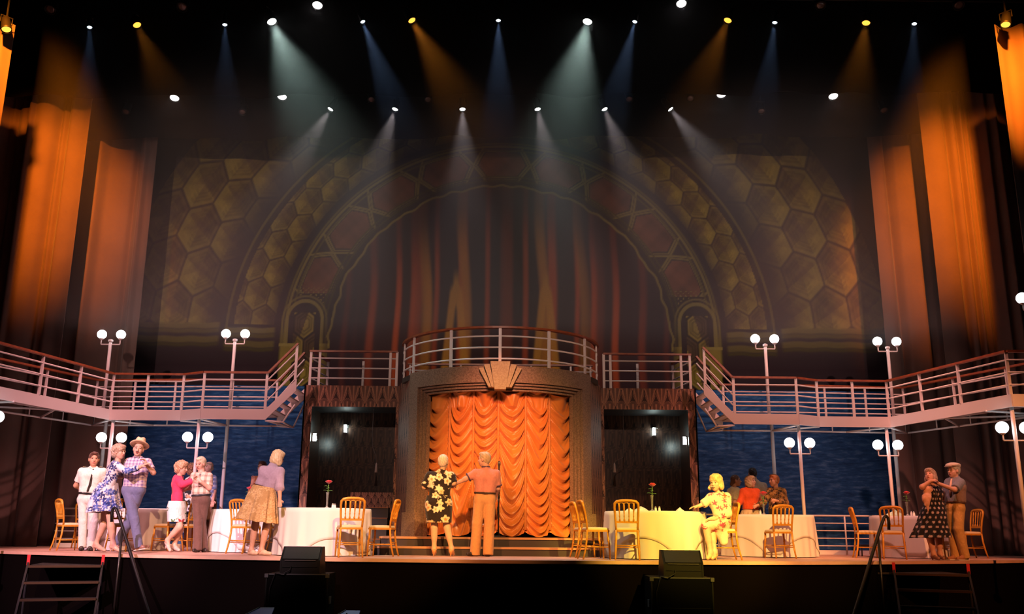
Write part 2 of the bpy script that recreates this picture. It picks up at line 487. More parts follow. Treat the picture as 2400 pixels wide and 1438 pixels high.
rp.color_ramp.elements[1].position = 0.78; rp.color_ramp.elements[1].color = (0.11, 0.25, 0.50, 1)
e = rp.color_ramp.elements.new(0.52); e.color = (0.026, 0.105, 0.290, 1)
nt.links.new(tc.outputs['Object'], mp.inputs['Vector']); nt.links.new(mp.outputs['Vector'], nn.inputs['Vector'])
nt.links.new(nn.outputs['Fac'], rp.inputs['Fac']); nt.links.new(rp.outputs['Color'], bs.inputs['Base Color'])
nu, nv = 200, 12
X, Z = np.meshgrid(np.linspace(-9.6, 9.6, nu), np.linspace(0.01, 3.82, nv))
o = obj('sea_backdrop', np.stack([X, YS + 0.02 * np.sin(X * 3), Z], -1).reshape(-1, 3), gridquads(nu, nv), seam, smooth=True)
tag(o, 'low backcloth painted as rippling navy blue sea behind the railings', 'backdrop')

# ------------------------------------------------------------------ side curtains and black borders
LEGM = mat('taupe_velour', (0.20, 0.125, 0.105), 0.8, 0, 0.2, noise=(1.3, (0.17, 0.105, 0.09)), sheen=0.2)


def leg(x_in, x_out, Y, ztop, label, seed, amp=0.13):
    nu, nv = 300, 26
    u = np.linspace(0, 1, nu); v = np.linspace(0, 1, nv); U, Vv = np.meshgrid(u, v)
    rs = np.random.default_rng(seed)
    w = abs(x_out - x_in)
    f = np.zeros_like(U)
    for k in range(6):
        fr = rs.uniform(1.6, 11.0); f += rs.uniform(0.3, 1) * np.sin(U * w * fr + rs.uniform(0, 6) + 0.25 * np.sin(Vv * 3 + k))
    f = f / 3.0
    for k in range(9):                                   # a few deep narrow pleats
        c0 = rs.uniform(0.03, 1.0) + 0.004 * np.sin(Vv * 4 + k); f += rs.choice((-1.3, 1.3, 0.9)) * np.exp(-((U - c0) * w / rs.uniform(0.05, 0.10)) ** 2)
    X = x_in + (x_out - x_in) * U; Z = 0.012 + Vv * ztop + 0.01 * np.sin(U * 31) * (Vv < 0.02)
    Y3 = Y + amp * f * (0.65 + 0.35 * Vv)
    P = np.stack([X, Y3, Z], -1).reshape(-1, 3)
    Q = gridquads(nu, nv)
    o = obj('side_curtain', P, Q, LEGM, smooth=True)
    sm = o.modifiers.new('thick', 'SOLIDIFY'); sm.thickness = 0.012
    tag(o, label, 'curtain', 'pleated side curtains of the stage')


leg(-8.6, -12.6, 21.35, 11.2, 'taupe pleated side curtain beside the arch backcloth, above the officer side of the bridge', 3)
leg(-9.9, -13.6, 20.35, 11.2, 'wide taupe side curtain in front of the innermost one, beside the officer in white', 4)
leg(-10.05, -13.8, 17.0, 10.42, 'frontmost tall side curtain high above the blonde wood bridge on the officer side', 5)
leg(9.12, 12.6, 21.35, 11.2, 'orange lit side curtain meeting the arch backcloth on the flat cap dancer side', 6)
leg(10.06, 13.6, 20.35, 11.2, 'broad side curtain hanging behind the flat cap dancer', 8)
leg(10.1, 13.8, 17.0, 10.62, 'frontmost tall side curtain above the far lamp on the flat cap dancer side', 9)


def border(xa, xb, za, zb, Y, label, seed):
    nu, nv = 120, 6
    u = np.linspace(0, 1, nu); U, Vv = np.meshgrid(u, np.linspace(0, 1, nv))
    rs = np.random.default_rng(seed)
    X = xa + (xb - xa) * U
    hem = za + (zb - za) * U + 0.035 * np.sin(X * 1.7 + seed) + 0.02 * np.sin(X * 4.3 + 2 * seed)
    Z = hem * (1 - Vv) + 13.2 * Vv
    Y3 = Y + 0.06 * np.sin(X * 3.3 + seed) * (1 - 0.5 * Vv)
    o = obj('black_border', np.stack([X, Y3, Z], -1).reshape(-1, 3), gridquads(nu, nv), BLACKC, smooth=True)
    tag(o, label, 'curtain', 'black masking borders above the stage')


border(-14, 14, 11.45, 11.75, 16.2, 'front black masking border hanging above the upper row of lamps', 1)
a = at(20, 226, 19.9); b = at(2345, 218, 19.9)
k = (b[2] - a[2]) / (b[0] - a[0])
border(-14, 14, a[2] + k * (-14 - a[0]), b[2] + k * (14 - b[0]), 19.9, 'middle black masking border hanging behind the upper row of lamps', 2)
a = at(205, 326, 20.95); b = at(2160, 318, 20.95)
k = (b[2] - a[2]) / (b[0] - a[0])
border(-14, 14, a[2] + k * (-14 - a[0]), b[2] + k * (14 - b[0]), 20.95, 'rear black masking border directly above the arch backcloth', 3)
# ------------------------------------------------------------------ fan (scallop) wallpaper
def fan_colour(u, v, pw=0.245, ph=0.36, bright=1.0):
    """printed fans: u along the width, v upwards"""
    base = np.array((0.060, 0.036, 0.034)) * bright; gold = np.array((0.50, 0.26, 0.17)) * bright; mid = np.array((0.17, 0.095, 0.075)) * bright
    c = np.zeros(u.shape + (3,)); c[:] = base
    best = np.full(u.shape, -1e9)
    for off in (0, 1):
        for dr in (0, 1):
            row = np.floor(v / ph) - dr
            sh = np.where(np.mod(row, 2) == off, 0.0, 0.5)
            if off == 1: continue
            col = np.round(u / pw - sh)
            lx = (u / pw - sh - col) * pw; lz = v - row * ph
            # leaf outline: pointed bottom, round top
            t = np.clip(lz / (ph * 1.42), 0, 1)
            half = pw * 0.5 * np.where(t > 0.62, np.sqrt(np.clip(1 - ((t - 0.62) / 0.38) ** 2, 0, 1)), np.sin(math.pi / 2 * np.clip(t, 0, 0.62) / 0.62) ** 1.1)
            half = np.where((lz < 0) | (lz > ph * 1.42), -1, half)
            d = half - np.abs(lx)
            inside = d > 0
            ang = np.arctan2(lx, lz + 0.03); rr = np.hypot(lx, lz + 0.03)
            ribs = smooth(0.2, 0.75, np.cos(ang * 27)) * (rr > ph * 0.22) * (rr < ph * 1.32)
            rim = line(d - 0.012, 0.004, 0.003); hole = line(d - 0.004, 0.004, 0.003)
            f = np.zeros(u.shape + (3,)); f[:] = mid
            foot_gold = smooth(ph * 1.2, 0.0, rr)  # printed gold, stronger toward the foot of each fan
            f = mixc(f, gold * 0.8, foot_gold * 0.6)
            f = mixc(f, gold, ribs * 0.85); f = mixc(f, gold, rim * 0.9); f = mixc(f, base, hole)
            pr = np.where(inside, row * -1.0, -1e9)
            take = inside & (pr > best)
            c = np.where(take[..., None], f, c); best = np.where(take, pr, best)
    return c


def fan_panel(name, p0, ux, uz, W, H, parent, u0=0.0, v0=0.0, res=0.0105, bright=1.0, thick=0.03, m=None, pw=0.245, ph=0.36):
    """flat panel from corner p0 along ux (width) and uz (height), front face printed, with real thickness"""
    nu = max(2, int(W / res)); nv = max(2, int(H / res))
    U, Vv = np.meshgrid(np.linspace(0, W, nu), np.linspace(0, H, nv))
    c = fan_colour(U + u0, Vv + v0, pw, ph, bright).reshape(-1, 3)
    p0 = np.array(p0, float); ux = np.array(ux, float); uz = np.array(uz, float)
    P = p0 + U.reshape(-1, 1) * ux + Vv.reshape(-1, 1) * uz
    nrm = np.cross(ux, uz)
    cor = np.array([p0, p0 + ux * W, p0 + ux * W + uz * H, p0 + uz * H])
    Q = gridquads(nu, nv).tolist()
    b = len(P)
    P = np.vstack([P, cor, cor - nrm * thick])
    for i in range(4):
        j = (i + 1) % 4; Q.append((b + i, b + 4 + i, b + 4 + j, b + j))
    Q.append((b + 7, b + 6, b + 5, b + 4))
    c = np.vstack([c, np.tile((0.03, 0.02, 0.02), (8, 1))])
    return obj(name, P, Q, m or PANEL, parent, col=c)


# ------------------------------------------------------------------ curved central portal
TC = (0.0, 18.98); TR = 2.08; ZD = 3.40; ZP = 0.31
tur = thing('curved_portal', 'curved granite look bandstand portal with stepped frame and fan crest around the orange curtain', 'stage portal', (0, 18.98, ZP))
RAD = math.radians
A_OUT, A1, A2, A3, A4 = RAD(58.5), RAD(50.2), RAD(48.6), RAD(47.3), RAD(46.0)
mb = MB()
for s in (-1, 1):
    a, b = sorted((s * A1, s * A_OUT))
    MB().arc(TC, a, b, TR - 0.20, TR, ZP, 3.02, 4).obj('jamb', GRAN, tur)
    MB().arc(TC, *sorted((s * RAD(47.5), s * RAD(60.5))), TR - 0.19, TR + 0.05, ZP, ZP + 0.44, 5).obj('plinth', GRAN, tur)
MB().arc(TC, -A_OUT, A_OUT, TR - 0.30, TR, 3.105, ZD + 0.02, 40).obj('header', GRAN, tur)
MB().arc(TC, -A1 - 0.001, -A_OUT, TR - 0.20, TR, 3.02, 3.105, 4).obj('jamb_corner', GRAN, tur)
MB().arc(TC, A1, A_OUT, TR - 0.20, TR, 3.02, 3.105, 4).obj('jamb_corner', GRAN, tur)
zz_ = [3.105, 3.06, 3.01, 2.965]; aa = [A1, A2, A3, A4]
GAP = RAD(0.42)
for k in range(3):
    r = TR - 0.045 * (k + 1)
    f = MB()
    f.arc(TC, -aa[k] + GAP, aa[k] - GAP, r - 0.06, r, zz_[k + 1], zz_[k] - 0.014, 40)
    for s in (-1, 1):
        f.arc(TC, *sorted((s * aa[k + 1], s * (aa[k] - GAP))), r - 0.06, r, ZP, zz_[k + 1], 3)
    f.obj('stepped_frame', GRAN, tur)
g = MB()                                                # rebate behind the grooves of the stepped frame
g.arc(TC, -A1, A1, TR - 0.225, TR - 0.195, 2.97, 3.11, 40)
for s in (-1, 1): g.arc(TC, *sorted((s * RAD(46.3), s * A1)), TR - 0.225, TR - 0.195, ZP, 2.97, 4)
g.obj('groove_backing', GRAN, tur)
MB().arc(TC, -RAD(75), RAD(75), 0.05, TR - 0.02, ZD - 0.10, ZD, 40).obj('balcony_floor', mat('dark_deck', (0.05, 0.035, 0.03), 0.8), tur)
# fan printed walls that run back from the ends of the curve
for s in (-1, 1):
    x0 = s * TR * math.sin(A_OUT); y0 = TC[1] - TR * math.cos(A_OUT)
    x1 = s * 2.13; y1 = 19.26
    L = math.hypot(x1 - x0, y1 - y0); ux = np.array([(x1 - x0) / L, (y1 - y0) / L, 0])
    if s > 0: fan_panel('side_wall', (x0, y0, ZP), ux, (0, 0, 1), L, ZD - ZP, tur, pw=0.30, res=0.0145)
    else: fan_panel('side_wall', (x1, y1, ZP), -ux, (0, 0, 1), L, ZD - ZP, tur, pw=0.30, res=0.0145)
# fan crest
yk = TC[1] - TR
for nm, pts, y in (('crest_blade', ((-0.185, 3.475), (0.185, 3.475), (0.105, 2.955), (-0.105, 2.955)), yk - 0.16),
                   ('crest_blade', ((0.20, 3.425), (0.305, 3.415), (0.16, 3.0), (0.10, 3.0)), yk - 0.12),
                   ('crest_blade', ((0.315, 3.37), (0.40, 3.355), (0.215, 3.005), (0.165, 3.005)), yk - 0.08)):
    if nm and pts[0][0] < 0:
        MB().prism(pts, y, yk + 0.03).obj(nm, GRAN2, tur)
    else:
        for s in (-1, 1):
            q = [(s * p[0], p[1]) for p in pts]
            if s < 0: q = q[::-1]
            MB().prism(q, y, yk + 0.045).obj(nm, GRAN2, tur)

# ------------------------------------------------------------------ dais steps
da = thing('dais', 'low two step platform with timber edged dark treads in front of the orange curtain', 'platform', (0, 17.5, 0))
DARKW = mat('dark_step_front', (0.035, 0.026, 0.026), 0.55, 0, 0.3)
EDGE = mat('step_edge_timber', (0.42, 0.22, 0.11), 0.5, 0, 0.3)
for (y0, z0, z1) in ((16.35, 0.0, 0.15), (16.68, 0.15, 0.31)):
    e = 0.0 if z0 == 0 else 0.06
    foot = lambda o_: [(-2.15 + e - o_, y0 - o_), (1.70 - e + o_, y0 - o_), (1.95 - e + o_, 16.95), (2.20 - e + o_, 17.3), (2.20 - e + o_, 19.27), (-2.20 + e - o_, 19.27), (-2.20 + e - o_, 17.3)]
    MB().prism(foot(0.0), z0, z1 - 0.035, 'z').obj('riser', DARKW, da)
    MB().prism(foot(0.02), z1 - 0.035, z1, 'z').obj('tread', EDGE, da)

# ------------------------------------------------------------------ orange festoon curtain, six gathered columns
cur = thing('festoon_curtain', 'shiny orange satin festoon curtain in six swagged columns', 'curtain', (0, 17.2, ZP))
SAT = mat('orange_satin', (0.70, 0.245, 0.05), 0.36, 0, 0.45, sheen=0.2, noise=(3, (0.62, 0.19, 0.04)))
seamx = [-1.71, -1.04, -0.54, -0.03, 0.53, 1.03, 1.71]
RC = 1.73
for ci in range(6):
    a0 = math.asin(max(-1, seamx[ci] / 1.87)); a1 = math.asin(min(1, seamx[ci + 1] / 1.87))
    nu, nv = 48, 360
    u, v = np.meshgrid(np.linspace(0, 1, nu), np.linspace(0, 1, nv))
    rs = np.random.default_rng(40 + ci)
    su = np.clip((u - 0.37) / 0.63, 0, 1) if ci == 0 else np.clip(u / 0.60, 0, 1) if ci == 5 else u   # the outer columns run on behind the frame
    para = 4 * su * (1 - su)
    H = 3.05 - 0.41
    drop = v * H                                                     # from the top down
    # fold count grows downwards; folds sag in the middle of the column
    sag = 0.40 * (0.85 + 0.15 * np.sin(ci * 2.1)) * np.clip(drop / 0.35, 0.35, 1)
    ph = (drop - sag * (0.78 * para + 0.22 * (1 - np.abs(2 * su - 1)))) / (0.245 + 0.03 * np.sin(drop * 2.3 + ci)) + rs.uniform(0, 1) + 0.12 * np.sin(u * 5 + drop * 3 + ci)
    fr = ph - np.floor(ph)
    prof = np.where(fr < 0.72, (fr / 0.72) ** 1.5, ((1 - fr) / 0.28) ** 0.8)
    amp = 0.105 * para ** 0.45
    fine = 0.020 * np.sin(ph * 2 * np.pi * 3.1 + u * 3) * (1 - para) ** 0.5 + 0.013 * np.sin(ph * 4 * np.pi + 1.3 * np.sin(u * 9 + ci)) * para
    dpt = amp * prof + fine + 0.05 * para
    zt = 3.05 - drop - 0.09 * para * v ** 3
    zt = np.where(v > 0.985, zt, zt)
    a = a0 + (a1 - a0) * u
    r = RC + dpt - 0.05
    P = np.stack([TC[0] + r * np.sin(a), TC[1] - r * np.cos(a), zt], -1).reshape(-1, 3)
    oo = obj('swag_column', P, gridquads(nu, nv)[:, ::-1].copy(), SAT, cur, smooth=True)
for ci in range(1, 6):
    a = math.asin(seamx[ci] / 1.87); pts = []
    for k in range(60):
        r = RC - 0.018 + 0.008 * (k % 2); pts.append((r * math.sin(a), TC[1] - r * math.cos(a), 3.04 - k * 2.60 / 59))
    MB().tube(pts, [0.026 + 0.006 * (k % 2) for k in range(60)], 6).obj('gathering_tape', SAT, cur, smooth=True)
MB().arc(TC, -RAD(70), RAD(70), 1.52, 1.55, ZP, ZD - 0.1, 24).obj('added_dark_sheet', BLACKC, cur)  # added black sheet standing in for the darkness behind the curtain

# ------------------------------------------------------------------ railings
RAILR = 0.016


def railing(root, pts, z0, zr, posts, nrail=3, hand=True, post_w=0.052, base_z=None):
    """pts: ground polyline (x,y[,z offset]); posts: list of (x,y,dz)"""
    P3 = [(p[0], p[1], (p[2] if len(p) > 2 else 0)) for p in pts]
    if hand:
        for i in range(len(P3) - 1):
            a, b = P3[i], P3[i + 1]
            MB().bar((a[0], a[1], z0 + zr + a[2]), (b[0], b[1], z0 + zr + b[2]), 0.085, 0.038).obj('handrail', WOODR, root)
    for k in range(nrail):
        z = z0 + zr * (0.80 - 0.29 * k) if hand else z0 + zr * (1 - k / nrail)
        MB().tube([(p[0], p[1], z + p[2]) for p in P3], RAILR, 6).obj('guard_rail', WHITE, root, True)
    for (x, y, dz) in posts:
        MB().box((x, y, z0 + dz + zr / 2), (post_w, 0.03, zr)).obj('rail_post', WHITE, root)


RH = 0.745
# balcony rail of the portal
br = thing('balcony_railing', 'curved white balcony railing with wooden handrail on top of the bandstand portal', 'railing', (0, 18.98, ZD))
arcp = [(2.02 * math.sin(a), 18.98 - 2.02 * math.cos(a)) for a in np.linspace(-RAD(86), RAD(86), 41)]
f = MB(); V = []; n = len(arcp)
for a in np.linspace(-RAD(86), RAD(86), 41):
    for (r, z) in ((1.96, 0.745), (2.06, 0.745), (2.06, 0.783), (1.96, 0.783)): V.append((r * math.sin(a), 18.98 - r * math.cos(a), ZD + z))
F = []
for i in range(40):
    for k in range(4): F.append((i * 4 + k, i * 4 + (k + 1) % 4, i * 4 + 4 + (k + 1) % 4, i * 4 + 4 + k))
F += [(3, 2, 1, 0), (160, 161, 162, 163)]
obj('handrail', V, F, WOODR, br)
for k in range(3):
    MB().tube([(p[0], p[1], ZD + RH * (0.80 - 0.29 * k)) for p in arcp], RAILR, 6).obj('guard_rail', WHITE, br, True)
for px in (976, 1060, 1172, 1284, 1365, 951, 1395):
    a = math.asin(max(-0.995, min(0.995, (px - 1173) * 0.00815 / (2.02) * (1.0 + 0.09 * ((px - 1173) / 225) ** 2))))
    MB().box((2.02 * math.sin(a), 18.98 - 2.02 * math.cos(a), ZD + RH / 2), (0.055, 0.03, RH), a).obj('rail_post', WHITE, br)
# cross rail behind it
br2 = thing('rear_balcony_railing', 'thin white rail crossing behind the curved balcony railing', 'railing', (0, 20.6, ZD))
railing(br2, [(-2.1, 20.6), (2.1, 20.6)], ZD - 0.032, 0.72, [(x, 20.6, 0) for x in (-2.05, -0.9, 0.7, 1.6, 2.05)], 2, True, 0.04)
ud = thing('upper_deck', 'dark platform joining the bandstand balcony and both archway tops', 'platform', (0, 20.2, ZD - 0.06))
MB().box((0, 20.17, ZD - 0.06), (8.0, 1.56, 0.06)).obj('deck_board', mat('dark_deck', (0.05, 0.035, 0.03), 0.8), ud)

# ------------------------------------------------------------------ fan printed archways beside the portal
for s, side in ((-1, 'big white table'), (1, 'yellow lit table')):
    ar = thing('archway_panel', 'fan wallpapered proscenium archway with dark alcove behind the ' + side, 'archway', (s * 3.1, 19.3, 0))
    xo = s * 4.14; xi = s * 2.13; xop = s * 3.96
    xa, xb = sorted((xo, xi))
    fan_panel('header_panel', (xa, 19.28, 2.93), (1, 0, 0), (0, 0, 1), xb - xa, ZD - 2.95, ar, u0=0.06, v0=0.30, ph=0.34)
    a_, b_ = sorted((xo, xop))
    fan_panel('outer_strip', (a_, 19.28, 0), (1, 0, 0), (0, 0, 1), b_ - a_, 2.93, ar, u0=0.11, v0=0.1)
    a_, b_ = sorted((s * 2.19, xi))
    fan_panel('inner_strip', (a_, 19.28, 0), (1, 0, 0), (0, 0, 1), b_ - a_, 2.93, ar, u0=0.0, v0=0.1)
    # edge return of the outer strip
    if s < 0: fan_panel('edge_return', (xo - 0.002, 20.6, 0), (0, -1, 0), (0, 0, 1), 1.32, ZD - 0.02, ar, res=0.022)
    else: fan_panel('edge_return', (xo + 0.002, 19.28, 0), (0, 1, 0), (0, 0, 1), 1.32, ZD - 0.02, ar, res=0.022)
    # alcove
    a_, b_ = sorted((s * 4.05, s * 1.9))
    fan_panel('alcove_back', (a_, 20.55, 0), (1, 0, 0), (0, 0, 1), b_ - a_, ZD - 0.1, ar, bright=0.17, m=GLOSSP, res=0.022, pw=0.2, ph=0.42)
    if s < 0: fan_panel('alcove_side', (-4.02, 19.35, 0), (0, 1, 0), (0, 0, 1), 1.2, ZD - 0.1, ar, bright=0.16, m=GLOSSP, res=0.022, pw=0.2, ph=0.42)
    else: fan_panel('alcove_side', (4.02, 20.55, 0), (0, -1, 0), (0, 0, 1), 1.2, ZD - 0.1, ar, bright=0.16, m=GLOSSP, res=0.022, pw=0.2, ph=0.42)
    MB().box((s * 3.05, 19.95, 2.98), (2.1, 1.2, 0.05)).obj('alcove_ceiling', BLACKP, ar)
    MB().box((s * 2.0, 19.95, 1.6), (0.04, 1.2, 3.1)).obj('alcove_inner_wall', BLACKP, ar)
    # deck rail above
    dk = thing('deck_railing', 'straight white deck railing above the alcove behind the ' + side, 'railing', (s * 3.1, 19.32, ZD))
    railing(dk, [(s * 4.08, 19.34), (s * 2.2, 19.34)], ZD - 0.02, RH, [(s * x, 19.34, 0) for x in (4.05, 3.86, 2.35, 2.21)], 3)
    railing(dk, [(s * 4.05, 19.36), (s * 3.9, 20.5)], ZD - 0.02, RH, [(s * 3.9, 20.5, 0), (s * 3.1, 20.5, 0)], 3)
    # sconces
    for (x, y, z, rz, lab) in ((s * 3.44, 20.537, 2.60, 0, 'lit glass sconce on the alcove back wall behind the ' + side),
                               (s * 4.007, 19.75, 2.33, -s * math.pi / 2, 'lit glass sconce on the alcove side wall behind the ' + side)):
        sc = thing('wall_sconce', lab, 'wall light', (x, y, z), rz, 'art deco alcove sconces', local=True)
        sy = -1
        MB().box((0, 0.0, 0), (0.075, 0.03, 0.20)).obj('back_plate', mat('chrome', (0.6, 0.6, 0.6), 0.2, 0.9), sc)
        MB().box((-s * -0.0, -0.05, 0), (0.05, 0.05, 0.16)).obj('glass_shade', mat('sconce_glass', (0.8, 0.9, 0.9), 0.2, emit=((0.80, 1.0, 0.95), 45.0)), sc)
        for zz2 in (-0.09, 0.09): MB().box((0, -0.05, zz2), (0.07, 0.075, 0.012)).obj('shade_cap', mat('chrome', (0.6, 0.6, 0.6), 0.2, 0.9), sc)
        MB().tube([(0.04, 0.0, 0.085), (0.075, -0.06, 0.07), (0.06, -0.085, -0.05)], 0.006, 5).obj('bracket', mat('chrome', (0.6, 0.6, 0.6), 0.2, 0.9), sc)
    # dangling tassel
    cx_ = at(882 if s < 0 else 1440, 1095, 19.7)
    tz = thing('pull_cord', 'pale pull cord with bell handle in the alcove behind the ' + side, 'cord', (cx_[0], 19.7, cx_[2] - 0.1), local=True)
    MB().lathe([(0.008, 0.20), (0.02, 0.17), (0.024, 0.10), (0.034, 0.0)], 10).obj('handle', mat('pale_plastic', (0.35, 0.33, 0.32), 0.6), tz, True)
    MB().tube([(0, 0, 0.19), (-s * -0.02, 0, 0.35), (s * 0.10, 0.05, 0.52), (s * 0.12, 0.06, 0.75), (s * 0.12, 0.06, 2.98 - cx_[2] + 0.1)] if s < 0 else [(0, 0, 0.19), (0.03, 0, 0.24), (0.19, 0.02, 0.32), (0.22, 0.1, 0.6), (0.22, 0.1, 2.98 - cx_[2] + 0.1)], 0.006, 5).obj('cord', mat('pale_cord', (0.12, 0.11, 0.11), 0.8), tz)
# dark stair and scalloped low wall in the alcove by the pink lit table
bs_ = thing('backstage_stair', 'dark small staircase with copper nosings inside the alcove beside the side-on gilt chair', 'stairs', (-2.75, 19.7, 0))
for k in range(4):
    MB().box((-2.62 - 0.0 * k, 19.75, 0.14 + 0.21 * k), (0.62 - 0.0 * k, 0.9 - 0.2 * k, 0.21)).obj('stair_box', mat('stair_dark', (0.05, 0.045, 0.045), 0.6), bs_)
    MB().box((-2.62, 19.75 - 0.45 + 0.1 * k - 0.005, 0.236 + 0.21 * k), (0.62, 0.02, 0.012)).obj('nosing', mat('copper_trim', (0.35, 0.15, 0.07), 0.4, 0.6), bs_)
MB().box((-2.62, 20.3, 0.6), (0.7, 0.25, 1.2)).obj('low_wall', BLACKP, bs_)
fan_panel('scalloped_border', (-3.2, 20.16, 0.78), (1, 0, 0), (0, 0, 1), 0.95, 0.42, bs_, pw=0.15, ph=0.14, bright=1.2)

# ------------------------------------------------------------------ the two ship bridges
ZB = 2.78; FH = 0.215


def bridge(s, label):
    b = thing('ship_bridge', label, 'bridge', (s * 6.5, 19.2, ZB))
    X = lambda v: s * v
    # front edge and rear edge outlines of the walkway (x, y)
    fr = [(4.75, 18.60), (6.06, 18.60), (6.58, 18.92), (8.05, 18.92), (8.76, 15.6), (10.6, 15.5)]
    re = [(4.75, 19.60), (6.3, 19.60), (8.75, 19.80), (9.85, 16.45), (10.6, 16.4)]
    if s < 0: fr = fr[:5] + [(8.95, 14.8)]; re = re[:4] + [(10.0, 14.8)]
    # deck plate
    poly = [(X(p[0]), p[1]) for p in fr] + [(X(p[0]), p[1]) for p in re[::-1]]
    if s < 0: poly = poly[::-1]
    MB().prism(poly, ZB - 0.05, ZB - 0.005, 'z').obj('deck', mat('deck_paint', (0.55, 0.50, 0.50), 0.6), b)
    for i in range(len(fr) - 1):
        p, q = fr[i], fr[i + 1]
        MB().bar((X(p[0]), p[1], ZB - FH / 2), (X(q[0]), q[1], ZB - FH / 2), 0.03, FH).obj('fascia_panel', WHITE, b)
    # handrails and guard rails, front and rear
    zz_ = ZB; zr = RH
    st = (4.18, 18.62, ZD - ZB)
    ff = [(X(st[0]), st[1], st[2])] + [(X(p[0]), p[1], 0) for p in fr]
    posts = [(X(4.20), 18.62, ZD - ZB - 0.02), (X(4.77), 18.6, 0), (X(6.05), 18.6, 0), (X(6.58), 18.92, 0), (X(7.32), 18.92, 0), (X(8.04), 18.92, 0),
             (X(8.27), 17.9, 0), (X(8.50), 16.82, 0)]
    posts.append((X(8.76), 15.62, 0))
    railing(b, ff, zz_, zr, posts)
    rr = [(X(4.25), 19.62, ZD - ZB)] + [(X(p[0]), p[1], 0) for p in re]
    railing(b, rr, zz_, zr, [(X(4.8), 19.6, 0), (X(5.75), 19.6, 0), (X(7.0), 19.66, 0), (X(7.9), 19.73, 0), (X(8.75), 19.78, 0), (X(9.2), 18.45, 0), (X(9.6), 17.2, 0), (X(9.85), 16.47, 0)], 3, True, 0.045)
    # under-truss
    def rod(a, c, r=0.02): MB().tube([(X(a[0]), a[1], a[2]), (X(c[0]), c[1], c[2])], r, 6).obj('truss_rod', WHITE, b, True)
    zt = ZB - 0.04; zl = ZB - FH - 0.02
    for i in range(len(re) - 1):
        p, q = re[i], re[i + 1]
        rod((p[0], p[1], zl), (q[0], q[1], zl)); rod((p[0], p[1], zt), (q[0], q[1], zt), 0.018)
        L = math.hypot(q[0] - p[0], q[1] - p[1]); n = max(1, int(L / 0.8))
        for k in range(n + 1):
            t = k / n; x = p[0] + (q[0] - p[0]) * t; y = p[1] + (q[1] - p[1]) * t
            rod((x, y, zl), (x, y, zt), 0.014)
    for (p, q) in (((6.06, 18.62), (5.8, 19.6)), ((6.58, 18.92), (5.8, 19.6)), ((8.05, 18.95), (7.4, 19.7)), ((8.05, 18.95), (8.75, 19.75)), ((8.4, 17.3), (9.75, 16.6)), ((8.4, 17.3), (9.2, 18.4)), ((8.6, 16.2), (9.8, 16.5))):
        rod((p[0], p[1], zl + 0.02), (q[0], q[1], zl))
    # stair up to the archway deck: stringers, treads
    for y in (18.60, 19.60):
        MB().prism([(X(4.75), ZB - FH), (X(4.75), ZB), (X(4.16), ZD), (X(4.16), ZD - 0.24)][::(1 if s > 0 else -1)], y - 0.015, y + 0.015).obj('stair_stringer', WHITE, b)
    for k in range(4):
        t = (k + 0.6) / 4.2; x = 4.75 - 0.57 * t; z = ZB + (ZD - ZB) * t
        MB().box((X(x), 19.1, z - 0.10), (0.17, 0.98, 0.03)).obj('stair_tread', WHITE, b)
    rod((4.75, 18.62, zl), (4.40, 18.62, ZB - 0.26)); rod((4.40, 18.62, ZB - 0.26), (4.17, 18.62, ZB + 0.10), 0.018)
    rod((4.75, 19.6, zl), (4.40, 19.6, ZB - 0.26)); rod((4.40, 19.6, ZB - 0.26), (4.17, 19.6, ZB + 0.30), 0.018)
    rod((4.40, 18.62, ZB - 0.26), (4.40, 19.6, ZB - 0.26), 0.018); rod((4.75, 18.62, zl), (4.4, 19.6, ZB - 0.26), 0.018)
    # rear support poles
    for (x, y) in ((5.8, 19.6), (8.45, 19.74)):
        MB().tube([(X(x), y, 0.0), (X(x), y, zt)], 0.038, 12).obj('support_pole', WHITE, b, True)
        MB().lathe([(0.09, 0), (0.09, 0.02), (0.04, 0.05)], 12, (X(x), y, 0)).obj('pole_foot', WHITE, b)
    return b


bridge(-1, 'pink lit white ship bridge with wooden handrail above the officer and dancers')
bridge(1, 'salmon lit white ship bridge with wooden handrail above the group holding a rose')


# ------------------------------------------------------------------ globe lamps
def globe_lamp(x, y, z0, zg, label, r=0.098, arm=0.205, top=True, ztop=None, base=True):
    L = thing('globe_lamp', label, 'lamp', (x, y, z0), group='twin globe lamp standards', local=True)
    h = zg - z0; zt = ztop - z0 if ztop else h + 0.02 - 0.14
    MB().tube([(0, 0, 0), (0, 0, zt)], 0.034, 12).obj('pole', WHITE, L, True)
    MB().lathe([(0.10, 0), (0.10, 0.02), (0.05, 0.05), (0.036, 0.06)], 14).obj('base_plate', WHITE, L)
    if top: MB().lathe([(0.036, zt - 0.05), (0.05, zt - 0.04), (0.05, zt), (0.02, zt + 0.012)], 12).obj('cap', WHITE, L)
    za = h - 0.22
    for s in (-1, 1):
        MB().tube([(0, 0, za), (s * arm * 0.97, 0, za), (s * arm, 0, za + 0.012), (s * arm, 0, h - 0.09)], 0.014, 8).obj('arm', WHITE, L, True)
        MB().lathe([(0.02, h - 0.125), (0.05, h - 0.10), (0.052, h - 0.083)], 12, (s * arm, 0, 0)).obj('globe_holder', WHITE, L, True)
        MB().sphere((s * arm, 0, h), r, 24, 14).obj('glass_globe', GLOBE, L, True)
    return L


